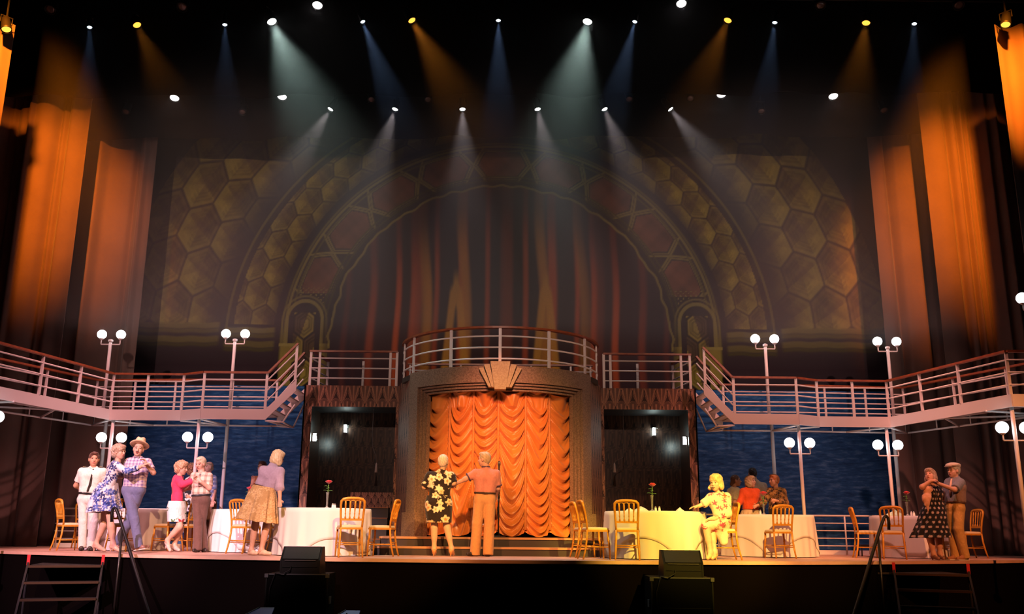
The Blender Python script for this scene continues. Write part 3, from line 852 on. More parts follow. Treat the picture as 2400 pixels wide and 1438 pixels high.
globe_lamp(-8.40, 19.40, ZB - 0.008, 4.46, 'lit twin globe lamp standing on the bridge above the officer')
globe_lamp(-5.68, 19.25, ZB - 0.008, 4.47, 'lit twin globe lamp standing on the bridge near the stair by the bending woman')
globe_lamp(5.66, 19.25, ZB - 0.008, 4.47, 'lit twin globe lamp standing on the bridge above the group holding a rose')
globe_lamp(8.34, 19.40, ZB - 0.008, 4.47, 'lit twin globe lamp on the bridge bend between backcloth and curtain, flat cap dancer side')
globe_lamp(9.68, 16.15, ZB - 0.008, 4.62, 'lit twin globe lamp at the outer corner of the bridge above the flat cap dancer', r=0.102)
globe_lamp(-7.98, 18.975, 0, 2.21, 'lit twin globe lamp carrying the bridge just behind the dancer in the straw hat', r=0.104, arm=0.205, top=False, ztop=ZB - 0.045)
globe_lamp(-6.12, 18.705, 0, 2.21, 'lit twin globe lamp carrying the bridge behind the white haired dancer', r=0.104, arm=0.205, top=False, ztop=ZB - 0.045)
globe_lamp(6.08, 18.705, 0, 2.21, 'lit twin globe lamp carrying the bridge behind the standing group', r=0.104, arm=0.205, top=False, ztop=ZB - 0.045)
globe_lamp(7.98, 18.975, 0, 2.21, 'lit twin globe lamp carrying the bridge behind the polka dot dancer table', r=0.104, arm=0.205, top=False, ztop=ZB - 0.045)
globe_lamp(8.80, 15.72, 0, 2.22, 'lit twin globe lamp carrying the bridge outer corner beyond the flat cap dancer', r=0.104, arm=0.205, top=False, ztop=ZB - 0.045)
globe_lamp(-8.80, 15.72, 0, 2.24, 'lit twin globe lamp at the outer end of the bridge beyond the officer', r=0.104, arm=0.205, top=False, ztop=ZB - 0.045)

# ------------------------------------------------------------------ deck railings in front of the sea
for s, lab in ((-1, 'low white five bar ship railing before the sea, behind the pink cardigan dancer'), (1, 'low white five bar ship railing before the sea, beside the dim gilt chair')):
    r_ = thing('ship_railing', lab, 'railing', (s * 6.7, 20.0, 0))
    for k in range(5):
        z = 0.80 - 0.155 * k
        MB().tube([(s * 4.3, 20.0, z), (s * 9.4, 20.0, z)], 0.02 if k == 0 else 0.011, 6).obj('guard_rail', WHITE, r_, True)
    for x in np.arange(4.35, 9.5, 1.0): MB().tube([(s * x, 20.0, 0.0), (s * x, 20.0, 0.80)], 0.018, 6).obj('rail_post', WHITE, r_, True)
    MB().box((s * 6.85, 20.05, 0.045), (5.1, 0.06, 0.09)).obj('kickboard', WHITE, r_)
# ------------------------------------------------------------------ lighting rig: bars, lamps and their beams in the haze
DARKM = mat('lamp_housing', (0.012, 0.012, 0.013), 0.5, 0.2, 0.4)
YA, YBR = 18.2, 20.4
zA = at(1172, 50, YA)[2] + 0.62; zBb = at(1172, 255, YBR)[2] + 0.55
for (nm, y, z, L_, lab) in (('lighting_bar', YA, zA, 13.5, 'dark pipe carrying the upper row of stage lamps'), ('lighting_bar', YBR, zBb, 9.7, 'dark pipe carrying the lower row of stage lamps')):
    lb = thing(nm, lab, 'lighting bar', (0, y, z), local=True)
    MB().tube([(-L_, 0, 0), (L_, 0, 0)], 0.03, 8).obj('pipe', DARKM, lb)
    for x in (np.arange(-12, 12.1, 4.0) if L_ > 10 else np.arange(-8, 8.1, 4.0)): MB().tube([(x, 0, 0), (x, 0, 13.27 - z)], 0.006, 5).obj('hanging_wire', DARKM, lb)


def lens_mat(name, col, st): return mat(name, tuple(min(1, c * 0.5 + 0.02) for c in col), 0.3, emit=(col, st))


WHT = lens_mat('lens_white', (0.95, 1.0, 0.98), 14.0); BLU = lens_mat('lens_blue', (0.62, 0.80, 1.0), 9.0); AMBL = lens_mat('lens_amber', (1.0, 0.42, 0.05), 2.2)
PNK = lens_mat('lens_pink_white', (1.0, 0.90, 0.90), 12.0); OFFL = mat('lens_unlit', (0.14, 0.10, 0.09), 0.15, 0, 0.6)


def fixture(px, py, Y, zbar, lens, r, aim, label, grp, power=0, color=(1, 1, 1), ang=24, blend=0.9, length=0.34):
    p = at(px, py, Y); t = np.array(aim, float)
    d = Vector(t - p).normalized()
    root = thing('stage_lamp', label, 'stage lamp', tuple(p), group=grp, local=True)
    q = Vector((0, 0, 1)).rotation_difference(d)
    M = q.to_matrix()
    R = lambda pts: [tuple(M @ Vector(v)) for v in pts]
    h = MB().lathe([(r * 0.55, -length), (r * 0.9, -length * 0.92), (r * 1.05, -length * 0.5), (r * 1.18, -0.02), (r * 1.18, 0.03), (r * 1.08, 0.03), (r * 1.05, -0.004)], 18)
    obj('housing', R(h.V), h.F, DARKM, root, True)
    l = MB().lathe([(1e-4, 0.008), (r * 0.6, 0.006), (r, 0.0), (r, -0.01)], 18)
    obj('lens', R(l.V), l.F, lens, root, True)
    back = d * (-length * 0.5); zt = zbar - p[2] + 0.02
    side = Vector((d.y, -d.x, 0)); side = side.normalized() if side.length > 1e-3 else Vector((1, 0, 0))
    w = r * 1.3
    b0 = Vector(back)
    up = Vector((b0.x, Y - p[1], zt))
    y0 = MB().tube([b0 + side * w, b0 + side * w + Vector((0, 0, r * 1.7)), b0 - side * w + Vector((0, 0, r * 1.7)), b0 - side * w], 0.014, 6)
    y0.obj('yoke', DARKM, root)
    MB().tube([b0 + Vector((0, 0, r * 1.65)), up], 0.018, 6).obj('hanging_clamp', DARKM, root)
    if power:
        o = spot('lamp_beam', tuple(p + np.array(d) * 0.05), tuple(t), power, color, ang, blend, r * 0.6)
        o.parent = root; o.location = tuple(np.array(d) * 0.05)
    return root


def down(px, py, Y): return at(px, py, Y)


CYA = (0.72, 1.0, 0.90); BLC = (0.36, 0.55, 1.0); AMC = (1.0, 0.33, 0.03); GRY = (1.0, 0.86, 0.86)
UP = 'upper row of stage lamps'; LO = 'lower row of stage lamps'
HZ = 1.0
for (px, ax, lab) in ((637, 745, 'bright white stage lamp throwing a wide pale green beam beside the faintest blue-white lamp'), (1377, 1318, 'bright white stage lamp throwing a wide pale green beam, beside a small blue beam lamp')):
    fixture(px, 50, YA, zA, WHT, 0.10, at(ax, 310, YA - 0.7), lab, UP, 1700 * HZ, CYA, 40, 1.0)
for (px, py, ax, pw, lab) in ((210, 63, 208, 90, 'small blue-white stage lamp with a faint straight beam near the side curtain'), (527, 57, 533, 110, 'small blue-white stage lamp with a faint narrow beam next to the amber one'),
                              (850, 50, 945, 340, 'small lamp throwing a clear blue beam slanting to the centre'), (1168, 47, 1170, 300, 'small lamp throwing a straight blue beam down over the arch crown'),
                              (1488, 50, 1425, 280, 'small lamp throwing a blue beam slanting inwards beside the pale green beam'), (1816, 52, 1785, 150, 'small blue-white lamp with a faint grey blue beam between two amber lamps'),
                              (2143, 55, 2130, 90, 'small blue-white lamp with a dim beam above the tall orange curtain')):
    fixture(px, py, YA, zA, BLU, 0.052, at(ax, 300, YA - 0.7), lab, UP, pw * 1.3 * HZ, BLC, 20, 0.7)
for (px, py, ax, pw, lab) in ((321, 58, 430, 230, 'amber stage lamp with a brown beam slanting over the dark borders'), (965, 47, 1110, 620, 'amber stage lamp throwing the strongest orange beam'),
                              (1706, 47, 1600, 330, 'amber stage lamp throwing an orange beam inwards beside a blue-white lamp'), (2030, 53, 1990, 330, 'amber stage lamp with a reddish beam near the orange side curtain')):
    fixture(px, py, YA, zA, AMBL, 0.085, at(ax, 300, YA - 0.7), lab, UP, pw * HZ, AMC, 32, 1.0)
for (px, py, sg, lab) in ((15, 68, -1, 'amber stage lamp at the end of the row above the outermost curtain'), (2357, 57, 1, 'amber stage lamp at the end of the row over the frontmost curtain')):
    fixture(px, py, 16.5, 13.22, AMBL, 0.085, at(px - sg * 15, 300, 15.8), lab, UP, 60, AMC, 32, 1.0)
for (px, ax, lab) in ((775, 655, 'stage lamp whose grey white beam leans out beside the pale green beam'), (926, 868, 'stage lamp with a grey white beam slanting outwards over the arch shoulder'),
                      (1084, 1088, 'stage lamp with a straight pale brownish beam left of the arch crown'), (1260, 1300, 'stage lamp with a strong whitish beam falling near the arch crown'),
                      (1417, 1492, 'stage lamp with a grey white beam slanting away from the crown'), (1571, 1720, 'stage lamp with a grey white beam slanting far out over the hexagons')):
    fixture(px, 255, YBR, zBb, WHT, 0.070, at(ax, 440, YBR - 0.6), lab, LO, 560 * HZ, GRY, 33, 1.0)
for (px, py, Y, zb, lab) in ((744, 12, YA, zA, 'oval white lamp with no beam hung highest beside the pale green beam'), (1597, 8, YA, zA, 'oval white lamp with no beam hung highest above the hexagons'),
                             (409, 229, YBR, zBb, 'oval white lamp without beam over the plain hexagon field, furthest from the crown'), (661, 226, YBR, zBb, 'oval white lamp without beam inside the pale green beam'),
                             (1691, 221, YBR, zBb, 'oval white lamp without beam under the orange beam'), (1953, 225, YBR, zBb, 'oval white lamp without beam near the orange lit curtain')):
    p = at(px, py, Y)
    fixture(px, py, Y, zb, PNK, 0.105, (p[0] * 0.97, p[1] - 1.6, p[2] - 4), lab, UP if Y == YA else LO, 0)
for (px, py, lab) in ((118, 22, 'between the end amber lamp and the first blue-white one'), (427, 16, 'above the amber lamp with the brown beam'), (1923, 12, 'between the grey blue beam and the reddish beam'), (2247, 12, 'between the dim blue beam and the last amber lamp')):
    p = at(px, py, YA); fixture(px, py, YA, zA, OFFL, 0.10, (p[0] * 0.97, p[1] - 2.5, p[2] - 4), 'unlit dotted lens lamp high ' + lab, UP, 0)
for (px, py, lab) in ((295, 262, 'under the brown amber beam'), (568, 262, 'between the two oval white lamps nearest the orange curtain'), (870, 233, 'inside the slanting blue beam'), (1003, 233, 'inside the strongest orange beam'), (1475, 232, 'under the inward blue beam'),
                      (1785, 260, 'under the grey blue beam'), (2072, 258, 'past the last oval white lamp, by the orange curtain'), (1618, 230, 'beside the inward orange beam')):
    p = at(px, py, YBR); fixture(px, py, YBR, zBb, OFFL, 0.08, (p[0] * 0.97, p[1] - 2.5, p[2] - 4), 'unlit dark stage lamp ' + lab, LO, 0)

# wash of the painted arch from the house
for (x, tx, pw, nm_) in ((-7, -6.0, 8500, 'left'), (7, 6.0, 8500, 'right'), (0, 0.0, 3800, 'centre')):
    spot('house_wash_%s_offscreen' % nm_, (x, -3.0, 6.5), (tx, 22.8, 6.6), pw, (1.0, 0.64, 0.54), 22, 0.8, 0.1)
# ------------------------------------------------------------------ haze that shows the beams
hm = bpy.data.materials.new('thin_haze'); hm.use_nodes = True; nt = hm.node_tree; nt.nodes.clear()
out = nt.nodes.new('ShaderNodeOutputMaterial'); vs = nt.nodes.new('ShaderNodeVolumeScatter')
vs.inputs['Color'].default_value = (1, 1, 1, 1); vs.inputs['Density'].default_value = 0.035; vs.inputs['Anisotropy'].default_value = 0.0
nt.links.new(vs.outputs[0], out.inputs['Volume'])
hz = MB().box((0, 20.15, 8.6), (19.6, 5.2, 8.4)).obj('stage_haze', hm)
tag(hz, 'thin smoke haze drifting through the lamp beams', 'haze', kind='stuff')
# ------------------------------------------------------------------ gilt banquet chairs
PAD = mat('cream_seat_pad', (0.62, 0.48, 0.30), 0.7, 0, 0.2)


def make_chair():
    c = thing('banquet_chair', '', 'chair', (0, 0, 0), group='gilt spindle back banquet chairs', local=True)
    # seat frame, bowed, and pad
    sp = []
    for k in range(28):
        q = 2 * math.pi * k / 28; ex = 0.32
        x = 0.205 * math.copysign(abs(math.cos(q)) ** ex, math.cos(q)); y = 0.20 * math.copysign(abs(math.sin(q)) ** ex, math.sin(q))
        x *= 1.0 - 0.08 * (y + 0.2) / 0.4
        sp.append((x, y))
    MB().prism(sp[::-1], 0.425, 0.455, 'z').obj('seat', GOLD, c)
    m = MB(); V = []; n = 28
    for (s, z) in ((0.95, 0.455), (0.96, 0.475), (0.85, 0.490), (0.4, 0.496), (0.01, 0.497)):
        V += [(p[0] * s, p[1] * s, z) for p in sp]
    F = []
    for i in range(4):
        for k in range(n): F.append((i * n + k, i * n + (k + 1) % n, (i + 1) * n + (k + 1) % n, (i + 1) * n + k))
    m.add(V, F); m.obj('seat_pad', PAD, c, True)
    for s in (-1, 1):
        MB().tube([(s * 0.175, -0.16, 0.43), (s * 0.178, -0.163, 0.30), (s * 0.180, -0.166, 0.285), (s * 0.182, -0.17, 0.27), (s * 0.184, -0.175, 0.24), (s * 0.19, -0.185, 0.0)],
                  [0.016, 0.018, 0.022, 0.015, 0.019, 0.012], 8).obj('front_leg', GOLD, c, True)
        MB().tube([(s * 0.165, 0.175, 0.46), (s * 0.170, 0.185, 0.30), (s * 0.178, 0.21, 0.15), (s * 0.185, 0.25, 0.0)], [0.017, 0.017, 0.016, 0.013], 8).obj('rear_leg', GOLD, c, True)
    # back: bent frame of posts and arched crest
    fr = [(-0.165, 0.175, 0.44), (-0.172, 0.182, 0.56), (-0.180, 0.205, 0.70), (-0.186, 0.232, 0.80), (-0.180, 0.244, 0.855), (-0.150, 0.250, 0.885), (-0.08, 0.253, 0.897), (0, 0.254, 0.900)]
    fr = fr + [(-p[0], p[1], p[2]) for p in fr[-2::-1]]
    MB().tube(fr, [0.016, 0.017, 0.018, 0.019, 0.022, 0.024, 0.025, 0.025, 0.025, 0.024, 0.022, 0.019, 0.018, 0.017, 0.016], 8).obj('back_frame', GOLD, c, True)
    MB().bar((-0.172, 0.19, 0.575), (0.172, 0.19, 0.575), 0.022, 0.034).obj('cross_rail', GOLD, c)
    xs_ = (-0.105, -0.036, 0.036, 0.105)
    for x in xs_:
        pts = []; rr = []
        for (t, r) in ((0, 0.012), (0.10, 0.016), (0.16, 0.008), (0.25, 0.008), (0.30, 0.013), (0.34, 0.008), (0.6, 0.013), (0.82, 0.017), (1.0, 0.012)):
            pts.append((x * (1 + 0.10 * t), 0.190 + 0.058 * t, 0.58 + 0.285 * t)); rr.append(r)
        MB().tube(pts, rr, 7).obj('spindle', GOLD, c, True)
    g = MB(); ex = (-0.178,) + tuple(x * 1.1 for x in xs_) + (0.178,)
    for i in range(5):
        a, b = ex[i], ex[i + 1]; mm_ = (a + b) / 2
        g.tube([(a, 0.245, 0.825), (a * 0.8 + mm_ * 0.2, 0.248, 0.858), (mm_, 0.25, 0.872), (b * 0.8 + mm_ * 0.2, 0.248, 0.858), (b, 0.245, 0.825)], 0.009, 6)
    g.obj('crest_arches', GOLD, c, True)
    for s in (-1, 1): MB().tube([(s * 0.186, -0.178, 0.19), (s * 0.178, 0.215, 0.19)], 0.009, 6).obj('stretcher', GOLD, c, True)
    MB().tube([(-0.186, -0.178, 0.22), (0.186, -0.178, 0.22)], 0.009, 6).obj('stretcher', GOLD, c, True)
    MB().tube([(-0.175, 0.20, 0.22), (0.175, 0.20, 0.22)], 0.009, 6).obj('stretcher', GOLD, c, True)
    MB().tube([(-0.182, 0.02, 0.19), (0.182, 0.02, 0.19)], 0.009, 6).obj('stretcher', GOLD, c, True)
    return c


D = math.radians
chairs = [  # photograph column at the floor, depth, turn, label
    (158, 17.35, 132, 'gilt banquet chair standing behind the officer in white, its back toward the curtain'),
    (198, 19.15, 40, 'gilt banquet chair mostly hidden behind the officer in white'),
    (281, 17.08, 182, 'gilt banquet chair between the blue flowered dress and the straw hat dancer'),
    (389, 17.75, -118, 'gilt banquet chair between the straw hat dancer and the pink cardigan dancer'),
    (441, 18.05, -128, 'gilt banquet chair half hidden by the brown trousers of the white haired dancer'),
    (572, 16.5, 152, 'gilt banquet chair at the pink lit table, behind the orange patterned skirt'),
    (649, 16.8, 118, 'gilt banquet chair between the bending woman and the big white table'),
    (817, 14.98, 196, 'gilt banquet chair with its back to the audience at the big white table'),
    (893, 15.65, -97, 'gilt banquet chair turned side-on between the pink lit table and the steps'),
    (1396, 15.15, 99, 'gilt banquet chair turned side-on, nearer of two beside the steps at the yellow table'),
    (1376, 16.02, 100, 'gilt banquet chair behind the side-on one, between steps and yellow table'),
    (1471, 14.88, 172, 'gilt banquet chair with its back to the audience at the yellow lit table'),
    (1697, 15.50, -90, 'gilt banquet chair under the seated woman in the cream flowered dress'),
    (1828, 16.72, 189, 'gilt banquet chair with its back to the audience before the standing group'),
    (2036, 17.55, 78, 'dim gilt banquet chair beside the sea railing at the polka dot dancer table'),
    (2098, 16.9, 158, 'dim gilt banquet chair crossed by the black stair handrail'),
    (2226, 16.98, 180, 'greenish lit gilt banquet chair between the legs of the polka dot and flat cap dancers'),
    (2274, 18.1, -84, 'greenish lit gilt banquet chair seen side-on behind the flat cap dancer'),
]
ch0 = make_chair()
CH = []
for i, (px, Y, rz, lab) in enumerate(chairs):
    x = floor_x(px, Y)
    if i == 0:
        ch0.location = (x, Y, 0); ch0.rotation_euler = (0, 0, D(rz)); ch0['label'] = lab; CH.append(ch0)
    else: CH.append(dup(ch0, (x, Y, 0), D(rz), lab))

# ------------------------------------------------------------------ round tables under cloths
CLOTH = mat('white_tablecloth', (0.62, 0.58, 0.56), 0.75, 0, 0.15)
CLOTH2 = mat('white_overlay_cloth', (0.66, 0.62, 0.60), 0.7, 0, 0.15)
WOODT = mat('table_board', (0.25, 0.16, 0.09), 0.6)
GLASS = mat('clear_glass', (0.85, 0.88, 0.88), 0.08, 0, 0.6); GLASS.node_tree.nodes['Principled BSDF'].inputs['Transmission Weight'].default_value = 0.85
STEMM = mat('rose_green', (0.10, 0.26, 0.06), 0.5, noise=(30, (0.16, 0.34, 0.09)))
ROSE = mat('rose_red', (0.42, 0.004, 0.018), 0.45, sheen=0.4)
CHINA = mat('white_china', (0.8, 0.78, 0.75), 0.3, 0, 0.5)


def table(px, Y, R, rot, lab, a=1.25, seed=1, hem=0.012):
    x = floor_x(px, Y); rs = np.random.default_rng(seed)
    t = thing('round_table', 'round banquet table ' + lab, 'table', (x, Y, 0), group='round banquet tables', local=True)
    MB().lathe([(R - 0.02, 0.715), (R, 0.72), (R, 0.745), (R - 0.02, 0.75)], 40).obj('table_top', WOODT, t)
    for k in range(4):
        q = k * math.pi / 2 + 0.6
        MB().tube([(0.5 * math.cos(q), 0.5 * math.sin(q), 0), (0.42 * math.cos(q), 0.42 * math.sin(q), 0.72)], 0.02, 8).obj('leg', STEEL, t)
    n = 180; th = np.linspace(0, 2 * np.pi, n, endpoint=False)
    fold = np.zeros(n)
    for k, am in ((9, .30), (14, .4), (21, .35), (33, .18)): fold += am * np.sin(k * th + rs.uniform(0, 6))
    V = []
    rows = [(0.02, 0.752), (R * 0.6, 0.753), (R, 0.754), (R + 0.008, 0.745)]
    for (r, z) in rows: V.append(np.stack([r * np.cos(th), r * np.sin(th), np.full(n, z)], -1))
    for k in range(1, 13):
        s = k / 12; z = 0.745 - s * (0.745 - hem)
        r = R + 0.010 + 0.03 * s + fold * 0.030 * s ** 0.8
        V.append(np.stack([r * np.cos(th), r * np.sin(th), np.full(n, z)], -1))
    tc_ = thing('tablecloth', 'white cloth with square overlay on the table ' + lab, 'tablecloth', (x, Y, 0), group='white tablecloths', local=True)
    obj('under_cloth', np.concatenate(V), gridquads(n, len(V), True), CLOTH, tc_, True)
    # square overlay
    rho = a / np.maximum(np.abs(np.cos(th - rot)), np.abs(np.sin(th - rot)))
    drop = np.clip(rho - R, 0.05, 0.70)
    fold2 = np.zeros(n)
    for k, am in ((8, .4), (13, .4), (19, .3)): fold2 += am * np.sin(k * th + rs.uniform(0, 6))
    V = []
    for (r, z) in ((0.02, 0.760), (R * 0.6, 0.761), (R + 0.004, 0.762), (R + 0.018, 0.752)): V.append(np.stack([r * np.cos(th), r * np.sin(th), np.full(n, z)], -1))
    for k in range(1, 11):
        s = k / 10; z = 0.752 - s * drop
        zs = drop * s
        r = R + 0.019 + (0.030 / 0.745 + 0.006) * zs + fold * 0.030 * (zs / 0.745) ** 0.8 + np.maximum(fold2, -0.3) * 0.010 * zs
        V.append(np.stack([r * np.cos(th), r * np.sin(th), z], -1))
    o = obj('overlay_cloth', np.concatenate(V), gridquads(n, len(V), True), CLOTH2, tc_, True)
    sm = o.modifiers.new('thick', 'SOLIDIFY'); sm.thickness = 0.003; sm.offset = 1
    return (x, Y)


T = [(755, 15.95, 0.77, 0.35, 'beside the steps with two shakers'), (600, 17.75, 0.84, 0.85, 'lit pink behind the orange skirt'),
     (289, 18.2, 0.72, 0.1, 'behind the straw hat dancer'), (1538, 15.9, 0.83, 1.15, 'lit bright yellow'),
     (1800, 18.0, 0.86, 0.62, 'before the standing group'), (2150, 18.04, 0.78, 0.3, 'lit dim orange')]
TP = [table(*t[:4], t[4], seed=11 + i) for i, t in enumerate(T)]
ZT = 0.764


def rose_vase(px, Y, lab, h=0.27, s=1.0, z=ZT, lean=0.0):
    x = floor_x(px, Y)
    v = thing('rose_vase', lab, 'vase', (x, Y, z), group='single roses in bud vases', local=True)
    MB().lathe([(0.040, 0), (0.042, 0.01), (0.016, 0.035), (0.017, 0.12), (0.022, h * 0.85), (0.030, h), (0.026, h), (0.018, h * 0.85), (0.012, 0.1), (0.008, 0.04)], 14).obj('glass_vase', GLASS, v, True)
    zb = h + 0.15 * s
    MB().tube([(0, 0, 0.05), (0.004, 0, h), (0.012 + lean, 0, zb - 0.02)], 0.006, 6).obj('stem', STEMM, v, True)
    for (zz, a, l) in ((h + 0.01, 0.2, 0.075), (h + 0.02, 2.9, 0.085), (h + 0.05, 4.4, 0.07), (h + 0.06, 1.4, 0.06), (h + 0.09, 3.4, 0.065)):
        ca, sa = math.cos(a), math.sin(a); n_ = 5; V = []
        for i in range(n_ + 1):
            t = i / n_; w = 0.022 * math.sin(math.pi * min(0.97, t * 0.95 + 0.04)); r = l * t; up = 0.045 * t - 0.035 * t * t
            for (dw, dz) in ((-w, 0.004), (0, 0), (w, 0.004)):
                V.append((0.006 + ca * r - sa * dw, sa * r + ca * dw, zz + up + dz))
        F = [(i * 3 + k, i * 3 + k + 1, i * 3 + k + 4, i * 3 + k + 3) for i in range(n_) for k in range(2)]
        lf = obj('leaf', V, F, STEMM, v, True)
        md = lf.modifiers.new('thick', 'SOLIDIFY'); md.thickness = 0.002
    bl = MB(); c = (0.014 + lean, 0, zb)
    for (k, r, hh, n_) in ((0, 0.020, 0.066, 3), (1, 0.036, 0.060, 4), (2, 0.050, 0.046, 5)):
        for i in range(n_):
            a0 = 2 * math.pi * i / n_ + k * 0.7; V = []
            for iu in range(6):
                for iv in range(5):
                    uu = (iu / 5 - 0.5) * 2 * math.pi / n_ * 1.35; vv = iv / 4
                    rad = (0.006 + (r - 0.006) * math.sin(vv * 1.7)) * s; rad *= 1 + 0.25 * vv * vv * (k / 2)
                    V.append((c[0] + rad * math.cos(a0 + uu), c[1] + rad * math.sin(a0 + uu), c[2] - 0.01 + hh * s * vv * (1 - 0.12 * (uu * 1.2) ** 2)))
            bl.add(V, [(p * 5 + q, p * 5 + q + 5, p * 5 + q + 6, p * 5 + q + 1) for p in range(5) for q in range(4)])
    b = bl.obj('rose_bloom', ROSE, v, True); md = b.modifiers.new('thick', 'SOLIDIFY'); md.thickness = 0.002
    return v


def shaker(px, Y, lab):
    s = thing('condiment_shaker', lab, 'shaker', (floor_x(px, Y), Y, ZT), group='small table shakers', local=True)
    MB().lathe([(0.022, 0), (0.024, 0.005), (0.018, 0.05), (0.017, 0.06)], 12).obj('body', CHINA, s, True)
    MB().lathe([(0.018, 0.06), (0.019, 0.068), (0.012, 0.082), (0.002, 0.086)], 12).obj('cap', STEEL, s, True)


rose_vase(760, 15.9, 'tall glass bud vase with one red rose on the big white table')
rose_vase(573, 17.6, 'bud vase with one red rose on the pink lit table beside the bending woman', h=0.22)
rose_vase(288, 18.2, 'bud vase with red rose glimpsed between flowered dress and straw hat dancer', h=0.22)
rose_vase(1532, 15.8, 'tall glass bud vase with one red rose on the yellow lit table')
rose_vase(1796, 17.75, 'bud vase with one large leafy red rose in front of the leopard print top', h=0.20, s=1.15)
rose_vase(2137, 17.75, 'bud vase with one red rose next to the polka dot dancer', h=0.26)
shaker(774, 15.75, 'pale shaker beside the rose vase on the big white table'); shaker(779, 15.95, 'pale shaker close to the other one on the big white table')
shaker(1540, 15.75, 'pale shaker beside the rose vase on the yellow lit table'); shaker(1549, 15.7, 'second pale shaker along from the rose vase on the yellow lit table')
shaker(1788, 17.5, 'small shaker at the foot of the leafy rose on the table of the standing group'); shaker(2146, 17.5, 'small shaker near the rose on the dim orange table'); shaker(2152, 17.6, 'small shaker closest to the polka dot dress on the dim orange table')


def napkin(px, Y, w, h, lab, m=CLOTH2, seed=0):
    rs = np.random.default_rng(seed); n = 20; V = []
    F = gridquads(n, 8, True)
    th = np.linspace(0, 2 * np.pi, n, endpoint=False); ph = rs.uniform(0, 6, 6)
    for k in range(8):
        t = k / 7; r = w * math.cos(t * math.pi / 2 * 0.98) * (1 + 0.18 * np.sin(3 * th + ph[0]) + 0.14 * np.sin(5 * th + ph[1] + 2 * t))
        V.append(np.stack([r * np.cos(th), r * np.sin(th) * 0.8, h * t * (1 + 0.35 * np.sin(4 * th + ph[2]) * t)], -1))
    o = obj('napkin', np.concatenate(V), F, m, None, True); o.location = (floor_x(px, Y), Y, ZT)
    tag(o, lab, 'napkin', 'crumpled napkins on the tables')


napkin(1505, 15.55, 0.12, 0.06, 'crumpled white napkin nearest the rose vase on the yellow lit table', seed=1)
napkin(1478, 15.75, 0.07, 0.05, 'small crumpled napkin behind the chair back on the yellow lit table', seed=2)
napkin(1598, 15.4, 0.06, 0.05, 'small crumpled napkin toward the seated woman on the yellow lit table', seed=3)
napkin(2107, 17.7, 0.17, 0.09, 'green and white folded napkin heap on the dim orange table', mat('pale_green_napkin', (0.55, 0.72, 0.5), 0.7), seed=4)

# ------------------------------------------------------------------ microphone on its stand
ms = thing('microphone_stand', 'slim black microphone stand with a straight microphone in front of the curtain', 'microphone stand', (-0.005, 16.95, ZP), local=True)
MB().lathe([(0.13, 0), (0.135, 0.012), (0.12, 0.022), (0.02, 0.032)], 20).obj('base', BLACKP, ms, True)
MB().tube([(0, 0, 0.03), (0, 0, 0.72)], 0.013, 8).obj('lower_tube', BLACKP, ms, True)
MB().tube([(0, 0, 0.70), (0, 0, 1.19)], 0.009, 8).obj('upper_tube', mat('grey_tube', (0.18, 0.17, 0.17), 0.35, 0.7), ms, True)
MB().lathe([(0.018, 0.68), (0.02, 0.69), (0.02, 0.74), (0.012, 0.76)], 10).obj('clutch', BLACKP, ms, True)
mic = MB().lathe([(0.012, 1.17), (0.017, 1.22), (0.02, 1.27), (0.026, 1.275), (0.028, 1.31), (0.024, 1.34), (0.010, 1.355)], 12).obj('microphone', mat('grille', (0.12, 0.11, 0.11), 0.4, 0.6), ms, True)
MB().tube([(0.01, 0.01, 1.18), (0.03, 0.0, 0.9), (-0.02, -0.01, 0.5), (0.015, 0.0, 0.04), (0.06, -0.2, 0.008), (0.05, -0.29, 0.004)], 0.005, 6).obj('cable', BLACKP, ms, True)

